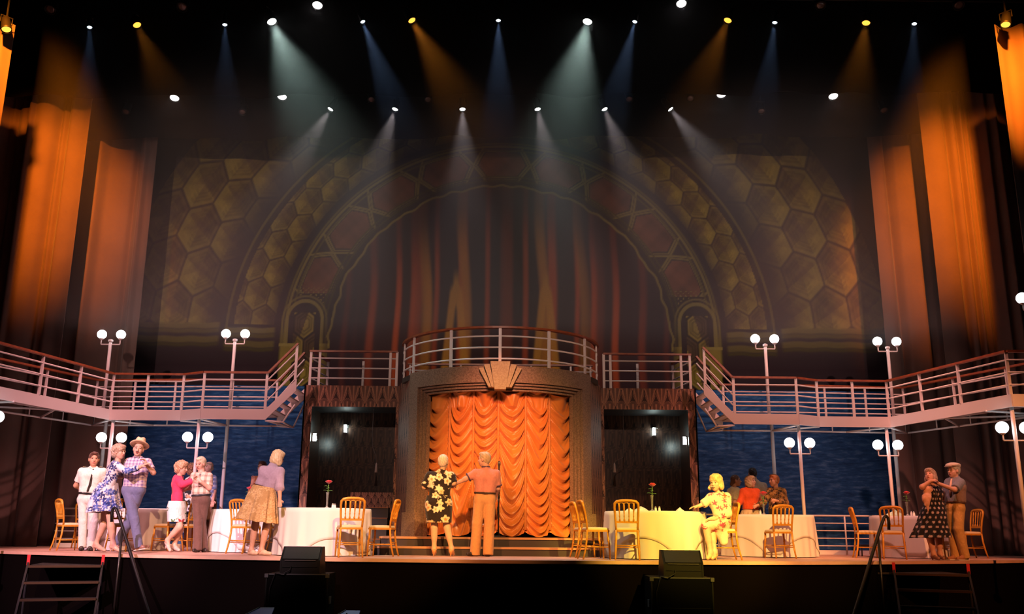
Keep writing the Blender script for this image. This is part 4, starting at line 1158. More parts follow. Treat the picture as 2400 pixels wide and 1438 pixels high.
# ------------------------------------------------------------------ front fill loudspeakers on stands below the stage edge
GRILLE = mat('speaker_grille', (0.005, 0.004, 0.0035), 0.5, 0, 0.4, bump=(300, 0.3)); CAB = mat('speaker_cabinet', (0.004, 0.0035, 0.0035), 0.5, 0, 0.2)
for (px, lab, c2) in ((714, 'under the big white table', 'pink lit'), (1592, 'under the yellow lit table', 'yellow')):
    x = floor_x(px, 13.85); y = 13.85
    wdg = thing('stage_monitor', 'black wedge loudspeaker on a flight case ' + lab, 'loudspeaker', (x, y, -0.19), local=True)
    pr = [(-0.30, 0.0), (-0.30, 0.18), (-0.12, 0.365), (0.02, 0.365), (0.16, 0.0)]
    MB().prism([(p[0], p[1]) for p in pr][::-1], -0.27, 0.27, 'x').obj('cabinet', CAB, wdg)
    for s in (-1, 1): MB().prism([(p[0] * 1.03, p[1] * 1.01) for p in pr][::-1], s * 0.272 - 0.012, s * 0.272 + 0.012, 'x').obj('end_cheek', CAB, wdg)
    MB().bar((0, -0.306, 0.09), (0, -0.306, 0.092), 0.5, 0.015, (0, 1, 0)).obj('jack_plate', GRILLE, wdg)
    MB().bar((-0.255, -0.216, 0.277), (0.255, -0.216, 0.277), 0.01, 0.22, (0, 0.7, 0.72)).obj('grille', GRILLE, wdg)
    MB().bar((-0.26, -0.125, 0.367), (0.26, -0.125, 0.367), 0.03, 0.006, (0, 0.3, 1)).obj('edge_strip', mat('worn_edge', (0.10, 0.09, 0.09), 0.35, 0.4), wdg)
    MB().bar((-0.22, -0.304, 0.18), (0.22, -0.304, 0.18), 0.02, 0.012).obj('handle_edge', mat('worn_edge', (0.10, 0.09, 0.09), 0.35, 0.4), wdg)
    MB().tube([(-0.12, -0.31, 0.10), (-0.13, -0.34, 0.05), (-0.22, -0.36, 0.0), (-0.33, -0.345, 0.012), (-0.40, -0.345, -0.2), (-0.40, -0.345, -0.6)], 0.008, 6).obj('cable', BLACKP, wdg, True)
    sb = thing('flight_case', 'tall black flight case carrying the wedge loudspeaker ' + lab, 'flight case', (x - 0.03, y, -1.31), local=True)
    MB().box((0, 0.02, 0.56), (0.86, 0.66, 1.112)).obj('case_body', mat('black_ply', (0.0012, 0.0012, 0.0012), 0.7, 0, 0.05), sb)
    ALU = mat('case_extrusion', (0.16, 0.16, 0.17), 0.35, 0.7)
    for s in (-1, 1):
        MB().box((s * 0.43, -0.31, 0.56), (0.02, 0.02, 1.118)).obj('corner_strip', mat('case_dark_strip', (0.004, 0.004, 0.004), 0.5, 0.2), sb)
        MB().box((s * 0.43, -0.31, 1.09), (0.05, 0.05, 0.05)).obj('corner_cap', ALU, sb)
        MB().box((s * 0.446, -0.1, 0.75), (0.012, 0.14, 0.10)).obj('latch', ALU, sb)
    MB().box((0, -0.314, 1.11), (0.80, 0.012, 0.014)).obj('lid_strip', ALU, sb)
    MB().box((0, -0.314, 0.70), (0.80, 0.008, 0.008)).obj('lid_seam', mat('case_dark_strip', (0.004, 0.004, 0.004), 0.5, 0.2), sb)
for (px, dz, lab) in ((618, 0, 'tilted dark blue music desk beside the flight case, nearer the black handrail'), (818, -0.03, 'tilted dark blue music desk beside the flight case with an orange lead')):
    md_ = thing('music_desk', lab, 'music stand', (floor_x(px, 13.2), 13.2, -1.31), local=True)
    MB().add([(-0.20, -0.08, 0.585 + dz), (0.17, -0.08, 0.585 + dz), (0.17, 0.10, 0.68 + dz), (-0.03, 0.10, 0.68 + dz), (-0.20, -0.07, 0.575 + dz), (0.17, -0.07, 0.575 + dz), (0.17, 0.11, 0.67 + dz), (-0.03, 0.11, 0.67 + dz)],
             [(0, 1, 2, 3), (7, 6, 5, 4), (0, 4, 5, 1), (1, 5, 6, 2), (2, 6, 7, 3), (3, 7, 4, 0)]).obj('desk_plate', mat('blue_gel', (0.10, 0.08, 0.35), 0.4), md_)
    MB().tube([(0.0, 0.02, 0.0), (0.0, 0.02, 0.62)], 0.012, 8).obj('pole', BLACKP, md_)
    MB().tube([(-0.20, -0.085, 0.59 + dz), (-0.03, 0.098, 0.687 + dz)], 0.006, 5).obj('rim', STEEL, md_)
    for k in range(3): q = k * 2.1; MB().tube([(0, 0.02, 0.15), (0.2 * math.cos(q), 0.02 + 0.2 * math.sin(q), 0.0)], 0.008, 5).obj('foot', BLACKP, md_)

def unit_(v): return v / np.linalg.norm(v)


# ------------------------------------------------------------------ removable treads up to the stage with black handrails
TREADM = mat('dark_tread', (0.02, 0.016, 0.015), 0.6); NOSE = mat('tread_nosing', (0.07, 0.04, 0.025), 0.4, 0.5); REDT = mat('red_tape', (0.55, 0.02, 0.03), 0.5)
for s, lab in ((-1, 'below the flowered dress dancer'), (1, 'below the polka dot dancer')):
    ang = -s * D(20)
    cx0 = s * 6.98; cy0 = 15.40
    tr = thing('stage_treads', 'black open steps with worn edges and red taped posts ' + lab, 'steps', (cx0, cy0, -1.31), ang, local=True)
    # wedge landing between the top step and the bowed stage edge
    ca, sa = math.cos(ang), math.sin(ang)
    def loc_(wx, wy): return ((wx - cx0) * ca + (wy - cy0) * sa, -(wx - cx0) * sa + (wy - cy0) * ca)
    edge = [loc_(cx0 + t * 1.0, front(cx0 + t * 1.0) + 0.03) for t in np.linspace(-0.80, 0.50, 9)]
    pl = [(-0.53, 0.0), (0.53, 0.0)] + (edge[::-1] if True else edge)
    MB().prism(pl, 1.105, 1.135, 'z').obj('landing', TREADM, tr)
    for k in range(5):
        z = 1.12 - 0.235 * k; y = -0.12 - 0.25 * k
        MB().box((0, y, z), (1.06, 0.26, 0.03)).obj('tread', TREADM, tr)
        MB().box((0, y - 0.135, z), (1.06, 0.012, 0.034)).obj('nosing', NOSE, tr)
    for t in (-1, 1):
        MB().bar((t * 0.545, -0.10, 1.16), (t * 0.545, -1.36, 0.0), 0.03, 0.09).obj('stringer', TREADM, tr)
        MB().tube([(t * 0.545, -0.10, 0.0), (t * 0.545, -0.10, 1.22)], 0.02, 8).obj('post', BLACKP, tr)
        MB().box((t * 0.545, -0.12, 1.215), (0.045, 0.045, 0.16)).obj('red_tape', REDT, tr)
    # handrail: hooked top on the stage, sloping tube down into the pit
    sx = (lambda v: v) if s < 0 else (lambda v: 2345 - v)
    dy_ = 0 if s < 0 else 19
    W = lambda px, py, Y: at(sx(px), py + dy_, Y)
    top_ = W(268, 1189, 15.6)
    hr = thing('stair_handrail', 'black tube handrail sloping down from the stage beside the steps ' + lab, 'handrail', (top_[0], 15.4, -1.31))
    BT = mat('black_tube', (0.012, 0.010, 0.010), 0.4, 0.2, 0.5)
    bot = W(350, 1438, 14.5); d_ = unit_(bot - W(276, 1200, 15.58)); end = bot + d_ * ((bot[2] + 1.31) / -d_[2])
    MB().tube([W(262, 1222, 15.6), W(262, 1203, 15.6), W(264, 1194, 15.6), top_, W(273, 1193, 15.59), W(278, 1206, 15.57), bot, end], 0.026, 10).obj('rail_tube', BT, hr, True)
    um = W(287, 1238, 15.43); MB().tube([um, (um[0], um[1], -1.31)], 0.02, 8).obj('upright', BT, hr, True)
st = thing('low_stool', 'small dark low stool beside the dim gilt chair at the sea railing', 'stool', (floor_x(2032, 18.9), 18.9, 0), local=True)
MB().box((0, 0, 0.20), (0.30, 0.22, 0.05)).obj('seat', mat('dark_wood', (0.03, 0.02, 0.02), 0.5), st)
for a_ in (-1, 1):
    for b_ in (-1, 1): MB().tube([(a_ * 0.13, b_ * 0.09, 0.0), (a_ * 0.12, b_ * 0.08, 0.18)], 0.014, 6).obj('leg', mat('dark_wood', (0.03, 0.02, 0.02), 0.5), st)
# ------------------------------------------------------------------ smooth bodies: blended distance fields turned into one surface
class Field:
    def __init__(s, lo, hi, h):
        s.h = h; s.lo = np.array(lo, float) - 2.5 * h
        s.n = (np.ceil((np.array(hi, float) + 2.5 * h - s.lo) / h).astype(int) + 1)
        s.ax = [s.lo[i] + h * np.arange(s.n[i]) for i in range(3)]
        s.F = np.full(s.n, 0.2)

    def _sl(s, lo, hi):
        a = np.clip(np.floor((lo - s.lo) / s.h).astype(int), 0, s.n); b = np.clip(np.ceil((hi - s.lo) / s.h).astype(int) + 1, 0, s.n)
        sl = tuple(slice(a[i], b[i]) for i in range(3))
        return sl, s.ax[0][sl[0]][:, None, None], s.ax[1][sl[1]][None, :, None], s.ax[2][sl[2]][None, None, :]

    def dist(s, p, m=0.07):
        if p[0] == 'c':                     # tapered capsule a b ra rb [flat end at b]
            a, b, ra, rb = np.array(p[1], float), np.array(p[2], float), p[3], p[4]
            sl, X, Y, Z = s._sl(np.minimum(a - ra, b - rb) - m, np.maximum(a + ra, b + rb) + m)
            d = b - a; L2 = max(d @ d, 1e-9)
            t = ((X - a[0]) * d[0] + (Y - a[1]) * d[1] + (Z - a[2]) * d[2]) / L2
            tc = np.clip(t, 0, 1)
            q = np.sqrt((X - a[0] - tc * d[0]) ** 2 + (Y - a[1] - tc * d[1]) ** 2 + (Z - a[2] - tc * d[2]) ** 2) - (ra + (rb - ra) * tc)
            if len(p) > 5 and p[5]: q = np.maximum(q, (t - 1) * math.sqrt(L2))
            return sl, q
        c, r, M = np.array(p[1], float), np.array(p[2], float), p[3]
        R = r.max(); sl, X, Y, Z = s._sl(c - R - m, c + R + m)
        x, y, z = X - c[0], Y - c[1], Z - c[2]
        if M is not None: x, y, z = (M[i][0] * x + M[i][1] * y + M[i][2] * z for i in range(3))
        k0 = np.sqrt((x / r[0]) ** 2 + (y / r[1]) ** 2 + (z / r[2]) ** 2) + 1e-9
        k1 = np.sqrt((x / r[0] ** 2) ** 2 + (y / r[1] ** 2) ** 2 + (z / r[2] ** 2) ** 2) + 1e-9
        return sl, k0 * (k0 - 1) / k1

    def add(s, p, k=0.03):
        sl, d = s.dist(p); a = s.F[sl]
        if a.size == 0: return
        h = np.maximum(k - np.abs(a - d), 0) / k
        s.F[sl] = np.minimum(a, d) - h * h * k * 0.25

    def sub(s, p):
        sl, d = s.dist(p)
        if s.F[sl].size: s.F[sl] = np.maximum(s.F[sl], -d)

    def cut(s, pt, nrm):
        n = np.array(nrm, float); n /= np.linalg.norm(n); pt = np.array(pt, float)
        s.F = np.maximum(s.F, (s.ax[0] - pt[0])[:, None, None] * n[0] + (s.ax[1] - pt[1])[None, :, None] * n[1] + (s.ax[2] - pt[2])[None, None, :] * n[2])

    def ripple(s, amp, f, seed=0.0):
        X, Y, Z = s.ax[0][:, None, None], s.ax[1][None, :, None], s.ax[2][None, None, :]
        s.F = s.F + amp * (np.sin(X * f + 2.1 * np.sin(Z * f * 0.35 + seed)) * np.sin(Y * f * 0.9 + seed + Z * f * 0.4) + 0.6 * np.sin(Z * f * 0.8 + X * f * 0.7 + seed * 2))

    def mesh(s):
        F = s.F; n = F.shape; ins = F < 0
        cells = np.zeros((n[0] - 1, n[1] - 1, n[2] - 1), dtype=np.int8)
        for i in (0, 1):
            for j in (0, 1):
                for k in (0, 1): cells += ins[i:n[0] - 1 + i, j:n[1] - 1 + j, k:n[2] - 1 + k]
        act = (cells > 0) & (cells < 8); idx = np.argwhere(act)
        acc = np.zeros((len(idx), 3)); cnt = np.zeros(len(idx))
        cor = [(i, j, k) for i in (0, 1) for j in (0, 1) for k in (0, 1)]
        for a in cor:
            for ax in range(3):
                if a[ax]: continue
                b = list(a); b[ax] = 1
                fa = F[idx[:, 0] + a[0], idx[:, 1] + a[1], idx[:, 2] + a[2]]; fb = F[idx[:, 0] + b[0], idx[:, 1] + b[1], idx[:, 2] + b[2]]
                m = (fa < 0) != (fb < 0)
                t = np.where(m, fa / np.where(m, fa - fb, 1), 0)
                p = np.tile(np.array(a, float), (len(idx), 1)); p[:, ax] += t
                acc[m] += p[m]; cnt[m] += 1
        V = s.lo + s.h * (idx + acc / cnt[:, None])
        vid = np.full(cells.shape, -1); vid[tuple(idx.T)] = np.arange(len(idx))
        Q = []
        for ax in range(3):
            o1, o2 = (ax + 1) % 3, (ax + 2) % 3
            sa = [slice(0, n[i]) for i in range(3)]; sb = list(sa); sa[ax] = slice(0, n[ax] - 1); sb[ax] = slice(1, n[ax])
            d = ins[tuple(sa)] != ins[tuple(sb)]
            e = np.argwhere(d)
            e = e[(e[:, o1] > 0) & (e[:, o2] > 0) & (e[:, o1] < n[o1] - 1) & (e[:, o2] < n[o2] - 1)]
            if not len(e): continue
            def v(d1, d2):
                q = e.copy(); q[:, o1] -= d1; q[:, o2] -= d2; return vid[tuple(q.T)]
            quad = np.stack([v(1, 1), v(0, 1), v(0, 0), v(1, 0)], -1)
            fl = ins[tuple(e.T)]
            quad[~fl] = quad[~fl][:, ::-1]
            Q.append(quad)
        Q = np.concatenate(Q); Q = Q[(Q >= 0).all(1)]
        return V, Q


def bounds(prims):
    lo = np.full(3, 1e9); hi = -lo
    for p in prims:
        if p[0] == 'c': pts = ((np.array(p[1]), p[3]), (np.array(p[2]), p[4]))
        else: pts = ((np.array(p[1]), max(p[2])),)
        for (q, r) in pts: lo = np.minimum(lo, q - r); hi = np.maximum(hi, q + r)
    return lo, hi


def build(prims, h=0.012, k=0.03, cuts=(), subs=(), late=(), rip=None, k2=None):
    lo, hi = bounds(list(prims) + list(late)); f = Field(lo, hi, h)
    for p in prims: f.add(p, k)
    if rip: f.ripple(*rip)
    for c in cuts: f.cut(*c)
    for p in late: f.add(p, k2 or 0.02)
    for p in subs: f.sub(p)
    return f.mesh()


def V3(*a): return np.array(a, float)


def unit(v): v = np.array(v, float); return v / max(np.linalg.norm(v), 1e-9)


# --------------------------------------------------------------- cloth prints (colours belong to the cloth)
def solid(c): return lambda P: np.tile(np.array(c, float), (len(P), 1))


def flowers(base, cols, n, r, seed, box=(1.0, 0.6, 1.8), core=None, jag=0.35):
    rs = np.random.default_rng(seed)
    C = np.stack([rs.uniform(-box[0] / 2, box[0] / 2, n), rs.uniform(-box[1] / 2, box[1] / 2, n), rs.uniform(0, box[2], n)], -1)
    ci = rs.integers(0, len(cols), n); rr = r * rs.uniform(0.7, 1.3, n); ph = rs.uniform(0, 6, n)

    def f(P):
        out = np.tile(np.array(base, float), (len(P), 1)); P = np.asarray(P) 
        for i in range(0, len(P), 4000):
            p = P[i:i + 4000]; D = (p[:, None, :] - C[None]) * np.array((1.0, 0.45, 1.0)); d = np.sqrt((D ** 2).sum(-1)); a = np.arctan2(D[..., 2], D[..., 0] + 0.6 * D[..., 1])
            e = d / (rr * (1 + jag * np.sin(a * 5 + ph)))
            j = e.argmin(1); v = e[np.arange(len(p)), j]
            o = out[i:i + 4000]
            m = v < 1; o[m] = np.array(cols, float)[ci[j[m]]]
            if core is not None: m2 = v < 0.4; o[m2] = core
        return out
    return f


def checks(base, c1, f, w=0.35, c2=None):
    def g(P):
        a = np.sin(P[:, 0] * f) > 1 - 2 * w; b = np.sin(P[:, 2] * f) > 1 - 2 * w
        out = np.tile(np.array(base, float), (len(P), 1))
        out[a] = 0.5 * (np.array(base) + np.array(c1)); out[b] = out[b] * 0.5 + 0.5 * np.array(c2 or c1); out[a & b] = c2 or c1
        return out
    return g


def speckle(base, c1, f, th=0.3):
    return lambda P: np.where(((np.sin(P[:, 0] * f + 2 * np.sin(P[:, 2] * f * .6)) * np.sin(P[:, 2] * f + 2 * np.sin(P[:, 0] * f * .7)) + 0.4 * np.sin(P[:, 1] * f)) > th)[:, None], np.array(c1, float), np.array(base, float))


COSTUME = painted('costume_cloth', 0.8, 0.2, 0.15)
_nt = COSTUME.node_tree; _tc = _nt.nodes.new('ShaderNodeTexCoord'); _mp = _nt.nodes.new('ShaderNodeMapping'); _mp.inputs['Scale'].default_value = (1.6, 1.0, 0.8)
_nz = _nt.nodes.new('ShaderNodeTexNoise'); _nz.inputs['Scale'].default_value = 7; _nz.inputs['Detail'].default_value = 3; _nz.inputs['Distortion'].default_value = 1.2
_bp = _nt.nodes.new('ShaderNodeBump'); _bp.inputs['Strength'].default_value = 0.35; _bp.inputs['Distance'].default_value = 0.05
_nt.links.new(_tc.outputs['Object'], _mp.inputs['Vector']); _nt.links.new(_mp.outputs['Vector'], _nz.inputs['Vector']); _nt.links.new(_nz.outputs['Fac'], _bp.inputs['Height']); _nt.links.new(_bp.outputs['Normal'], _nt.nodes['Principled BSDF'].inputs['Normal'])
SKIN = painted('skin', 0.55, 0.3); HAIRM = painted('hair', 0.5, 0.35, 0.2); LEATH = painted('shoe_leather', 0.4, 0.4)
EYEM = mat('eye_dark', (0.03, 0.02, 0.015), 0.25); LIPM = mat('lip', (0.42, 0.10, 0.09), 0.45); BROWM = mat('eyebrow', (0.10, 0.06, 0.04), 0.7)


class Person:
    def __init__(s, label, view, Y, J, skin=(0.62, 0.36, 0.26), b=1.0, face=(0, -1, 0), up=(0, 0, 1), hs=1.06, az=0.085, group=None, fem=False):
        s.view = view; s.Y = Y; s.b = b; s.skin = skin; s.fem = fem
        s.J = {}
        for k, v in J.items():
            zx, zy = v[0], v[1]; dy = v[2] if len(v) > 2 else 0.0
            p = at(view[0] + zx / view[2], view[1] + zy / view[2], Y + dy)
            if k.startswith('an'): p[2] = v[3] if len(v) > 3 else az
            if k.startswith('toe'): p[2] = v[3] if len(v) > 3 else 0.035
            s.J[k] = p
        base = (s.J['anL'] + s.J['anR']) / 2; base[2] = 0
        s.base = base
        s.root = thing('person', label, 'person', tuple(base), group=group, local=True)
        for k in s.J: s.J[k] = s.J[k] - base
        s.f = unit(face); up = np.array(up, float); s.r = unit(np.cross(s.f, up)); s.u = np.cross(s.r, s.f); s.hs = hs
        s.torso_prims()

    def torso_prims(s):
        J = s.J; b = s.b
        sm = (J['shL'] + J['shR']) / 2; hm = (J['hipL'] + J['hipR']) / 2
        s.sm, s.hm = sm, hm
        s.axis = unit(sm - hm)
        sL, sR = sm + (J['shL'] - sm) * 0.52, sm + (J['shR'] - sm) * 0.52
        hw = np.linalg.norm(J['hipL'] - J['hipR'])
        s.torso = lambda g: [('c', sL - s.axis * 0.06, sR - s.axis * 0.06, 0.092 * b + g, 0.092 * b + g),
                             ('c', sL - s.axis * 0.10, J['hipL'] * 0.75 + hm * 0.25 + s.axis * 0.16, 0.096 * b + g, (0.080 if s.fem else 0.088) * b + g),
                             ('c', sR - s.axis * 0.10, J['hipR'] * 0.75 + hm * 0.25 + s.axis * 0.16, 0.096 * b + g, (0.080 if s.fem else 0.088) * b + g),
                             ('c', J['hipL'] * 0.8 + hm * 0.2 + s.axis * 0.17, J['hipL'] * 0.9 + hm * 0.1 + s.axis * 0.02, 0.082 * b + g, 0.088 * b + g),
                             ('c', J['hipR'] * 0.8 + hm * 0.2 + s.axis * 0.17, J['hipR'] * 0.9 + hm * 0.1 + s.axis * 0.02, 0.082 * b + g, 0.088 * b + g),
                             ('c', J['hipL'], J['hipR'], 0.086 * b + g, 0.086 * b + g)]
        s.shoulders = lambda g: [('c', sm, J['shL'], 0.068 * b + g, 0.052 * b + g), ('c', sm, J['shR'], 0.068 * b + g, 0.052 * b + g)]

    def arm(s, side, g, frac=2.0, flat=False, ra=(0.047, 0.040, 0.030)):
        J = s.J; a, e, w = J['sh' + side], J['el' + side], J['wa' + side]
        out = []
        if frac <= 1:
            p = a + (e - a) * frac; out.append(('c', a, p, ra[0] + g, ra[0] + (ra[1] - ra[0]) * frac + g * 1.3, flat))
        else:
            out.append(('c', a, e, ra[0] + g, ra[1] + g)); f2 = min(1, frac - 1)
            p = e + (w - e) * f2; out.append(('c', e, p, ra[1] + g * 1.05, ra[1] + (ra[2] - ra[1]) * f2 + g * 1.1, flat))
        return out

    def leg(s, side, g, ra=(0.074, 0.054, 0.038), flat=False, calf=True):
        J = s.J; h, k, a = J['hip' + side], J['kn' + side], J['an' + side]
        out = [('c', h, k, ra[0] * s.b + g, ra[1] + g), ('c', k, a, ra[1] + g, ra[2] + g, flat)]
        if calf: back = unit(np.cross(unit(k - a), s.r)) * 0.012; out.append(('c', k + (a - k) * 0.12, k + (a - k) * 0.55, 0.056 + g, 0.044 + g))
        return out

    def body(s, hands=('relax', 'relax'), hdir=(None, None), hnorm=(None, None), male=True):
        J = s.J; pr = s.torso(0) + s.shoulders(0)
        c, u, f, r, hs = J['head'], s.u, s.f, s.r, s.hs
        neck_top = c - u * 0.05 * hs - f * 0.025
        pr += [('c', J['neck'], neck_top, 0.060 if male else 0.050, 0.052 if male else 0.045)]
        for sd in 'LR':
            pr += s.arm(sd, 0) + s.leg(sd, 0)
            an, toe = J['an' + sd], J['toe' + sd]
            heel = an + V3(0, 0, 0) - unit(V3(*(toe - an)[:2], 0)) * 0.03; heel[2] = max(an[2] - 0.045, 0.03)
            pr += [('c', an, heel, 0.038, 0.03), ('c', an - V3(0, 0, 0.02), toe, 0.034, 0.022)]
        V, Q = build(pr, 0.0135, 0.035)
        Vs, Qs = [V], [Q]
        # head, finer
        def e(cf, cu, cr, rad): return ('e', c + (f * cf + u * cu + r * cr) * hs, V3(*rad) * hs, np.stack([r, f, u]))
        hp = [e(-0.012, 0.035, 0, (0.073, 0.092, 0.084)), e(0.018, -0.03, 0, (0.058, 0.070, 0.086)), e(0.05, -0.088, 0, (0.030, 0.026, 0.024)),
              e(0.035, -0.05, 0.03, (0.028, 0.035, 0.03)), e(0.035, -0.05, -0.03, (0.028, 0.035, 0.03)),
              e(0.055, -0.018, 0.036, (0.022, 0.024, 0.022)), e(0.055, -0.018, -0.036, (0.022, 0.024, 0.022))]
        late = [('c', c + (f * 0.080 + u * 0.012) * hs, c + (f * 0.103 - u * 0.024) * hs, 0.0085 * hs, 0.0135 * hs),
                ('c', c + (f * 0.076 + u * 0.030 - r * 0.036) * hs, c + (f * 0.076 + u * 0.030 + r * 0.036) * hs, 0.012, 0.012),
                e(0.0, -0.005, 0.076, (0.011, 0.021, 0.031)), e(0.0, -0.005, -0.076, (0.011, 0.021, 0.031)),
                e(0.074, -0.055, 0, (0.026, 0.018, 0.014)),
                ('c', neck_top + u * 0.03, J['neck'], 0.050 if male else 0.044, 0.060 if male else 0.050)]
        subs = [e(0.100, 0.010, 0.031, (0.016, 0.014, 0.010)), e(0.100, 0.010, -0.031, (0.016, 0.014, 0.010))]
        V, Q = build(hp, 0.0068, 0.03, late=late, subs=subs, k2=0.014); off = sum(map(len, Vs)); Vs.append(V); Qs.append(Q + off)
        for i, sd in enumerate('LR'):
            if hands[i] is None: continue
            V, Q = s.hand(sd, hands[i], hdir[i], hnorm[i]); off = sum(map(len, Vs)); Vs.append(V); Qs.append(Q + off)
        V = np.concatenate(Vs); Q = np.concatenate(Qs)
        col = np.tile(np.array(s.skin, float), (len(V), 1))
        bd = obj('body', V, Q, SKIN, s.root, True, col)
        for sg in (-1, 1):
            p = c + (f * 0.085 + u * 0.010 + r * 0.031 * sg) * hs
            m = MB().sphere((0, 0, 0), 1.0, 8, 6); Vv = np.array(m.V) * V3(0.013, 0.007, 0.0055) * hs
            obj('eye', p + Vv @ np.stack([r, f, u]), m.F, EYEM, bd, True)
            MB().tube([c + (f * 0.084 + u * 0.032 + r * 0.014 * sg) * hs, c + (f * 0.086 + u * 0.037 + r * 0.032 * sg) * hs, c + (f * 0.074 + u * 0.032 + r * 0.05 * sg) * hs], 0.0042, 5).obj('eyebrow', BROWM, bd)
        m = MB().sphere((0, 0, 0), 1.0, 10, 6); Vv = np.array(m.V) * V3(0.023, 0.008, 0.0075) * hs
        obj('lips', c + (f * 0.090 - u * 0.056) * hs + Vv @ np.stack([r, f, u]), m.F, LIPM, bd, True)
        s.bd = bd
        return bd

    def hand(s, sd, pose, hd=None, hn=None):
        J = s.J; w = J['wa' + sd]; e = J['el' + sd]
        d = unit(hd) if hd is not None else unit(w - e)
        n = np.array(hn, float) if hn is not None else V3(0, -1, 0)
        n = unit(n - d * (n @ d)); a = np.cross(d, n)          # a: across the palm
        sgn = 1 if sd == 'R' else -1
        S = 1.0 if not s.fem else 0.92
        curl = {'relax': 0.35, 'grip': 1.15, 'open': 0.12, 'flat': 0.02}[pose]
        pr = [('c', w, w + d * 0.03 * S, 0.028, 0.027), ('e', w + d * 0.055 * S, V3(0.040, 0.050, 0.018) * S, np.stack([a, d, n]))]
        P = []
        for i, (off, L) in enumerate(((-0.030, 0.070), (-0.010, 0.080), (0.011, 0.075), (0.030, 0.060))):
            k = w + (d * 0.092 + a * off) * S; dr = d; cur = k
            for j, fr in enumerate((0.45, 0.32, 0.25)):
                ang = curl * (0.6 if j == 0 else 0.85); 
                dr = unit(dr * math.cos(ang) + n * math.sin(ang)); nx = cur + dr * L * fr * S * 1.1
                P.append(('c', cur, nx, 0.0092 - 0.001 * j, 0.0086 - 0.001 * j)); cur = nx
                n_ = n; 
        th0 = w + (d * 0.03 - a * 0.030 * sgn) * S; t1 = th0 + unit(d * 0.7 - a * 0.7 * sgn + n * 0.3) * 0.045 * S; t2 = t1 + unit(d * 0.9 + n * (0.3 + curl * 0.3)) * 0.035 * S
        P += [('c', th0, t1, 0.014, 0.011), ('c', t1, t2, 0.0105, 0.009)]
        lo, hi = bounds(pr + P); f = Field(lo, hi, 0.0048)
        for p in pr: f.add(p, 0.015)
        for p in P: f.add(p, 0.004)
        return f.mesh()

    def hair(s, style, col, col2=None, seed=0.0, name='hair'):
        c, u, f, r, hs = s.J['head'], s.u, s.f, s.r, s.hs
        M = np.stack([r, f, u])
        def e(cf, cu, cr, rad): return ('e', c + (f * cf + u * cu + r * cr) * hs, V3(*rad) * hs, M)
        subs = []; cuts = []; rip = (0.0025, 160, seed); h = 0.008; k = 0.03
        if style == 'short':
            pr = [e(-0.018, 0.042, 0, (0.083, 0.098, 0.092)), e(-0.05, 0.0, 0, (0.070, 0.058, 0.075)), e(0.045, 0.100, 0.0, (0.052, 0.045, 0.024))]
            subs = [e(0.118, -0.032, 0, (0.080, 0.10, 0.113)), e(0.03, -0.085, 0, (0.12, 0.06, 0.065))]
        elif style == 'bob':
            pr = [e(-0.015, 0.042, 0, (0.088, 0.102, 0.096)), e(-0.03, -0.03, 0, (0.094, 0.088, 0.095)), e(0.045, 0.085, 0, (0.068, 0.055, 0.036)),
                  e(0.0, -0.06, 0.075, (0.026, 0.05, 0.06)), e(0.0, -0.06, -0.075, (0.026, 0.05, 0.06))]
            subs = [e(0.125, -0.045, 0, (0.066, 0.095, 0.105))]; cuts = [(c - u * 0.115 * hs, -u)]; rip = (0.003, 120, seed)
        elif style == 'flip':
            pr = [e(-0.015, 0.05, 0, (0.098, 0.108, 0.098)), e(-0.035, -0.03, 0, (0.106, 0.09, 0.085)), e(0.03, 0.10, 0, (0.075, 0.06, 0.035)),
                  e(0.015, -0.065, 0.095, (0.03, 0.045, 0.035)), e(0.015, -0.065, -0.095, (0.03, 0.045, 0.035))]
            subs = [e(0.13, -0.045, 0, (0.068, 0.095, 0.102))]; cuts = [(c - u * 0.108 * hs, -u)]; rip = (0.003, 100, seed)
        elif style == 'curly':
            pr = [e(-0.02, 0.045, 0, (0.100, 0.110, 0.104)), e(-0.05, -0.02, 0, (0.098, 0.078, 0.085)), e(0.05, 0.09, 0, (0.075, 0.055, 0.042))]
            rs = np.random.default_rng(int(seed * 10) + 3)
            for i in range(46):
                a_, b_ = rs.uniform(0, 2 * math.pi), rs.uniform(-0.3, 1.0); q = math.sqrt(max(0, 1 - b_ * b_))
                pr.append(e(-0.025 + 0.105 * q * math.cos(a_), 0.035 + 0.10 * b_, 0.097 * q * math.sin(a_), (0.022, 0.022, 0.022)))
            subs = [e(0.135, -0.045, 0, (0.068, 0.10, 0.105)), e(0.02, -0.14, 0, (0.12, 0.07, 0.06))]; rip = (0.004, 170, seed); k = 0.012
        elif style == 'bun':
            pr = [e(-0.015, 0.036, 0, (0.081, 0.098, 0.092)), e(-0.05, -0.02, 0, (0.070, 0.055, 0.07)), e(-0.085, -0.07, 0, (0.045, 0.045, 0.055))]
            subs = [e(0.11, -0.03, 0, (0.085, 0.095, 0.11))]
        elif style == 'fringe':
            pr = [e(-0.03, -0.02, 0, (0.081, 0.080, 0.055))]; subs = [e(0.10, 0, 0, (0.12, 0.10, 0.12))]
        V, Q = build(pr, h, k, cuts, subs, rip=rip)
        cc = np.array(col, float); c2 = np.array(col2 if col2 is not None else cc * 0.75)
        w = (0.5 + 0.5 * np.sin(V @ r * 190 + 3 * np.sin(V @ u * 20) + seed) * np.sin(V @ f * 90))[:, None]
        obj(name, V, Q, HAIRM, s.root, True, cc * w + c2 * (1 - w))

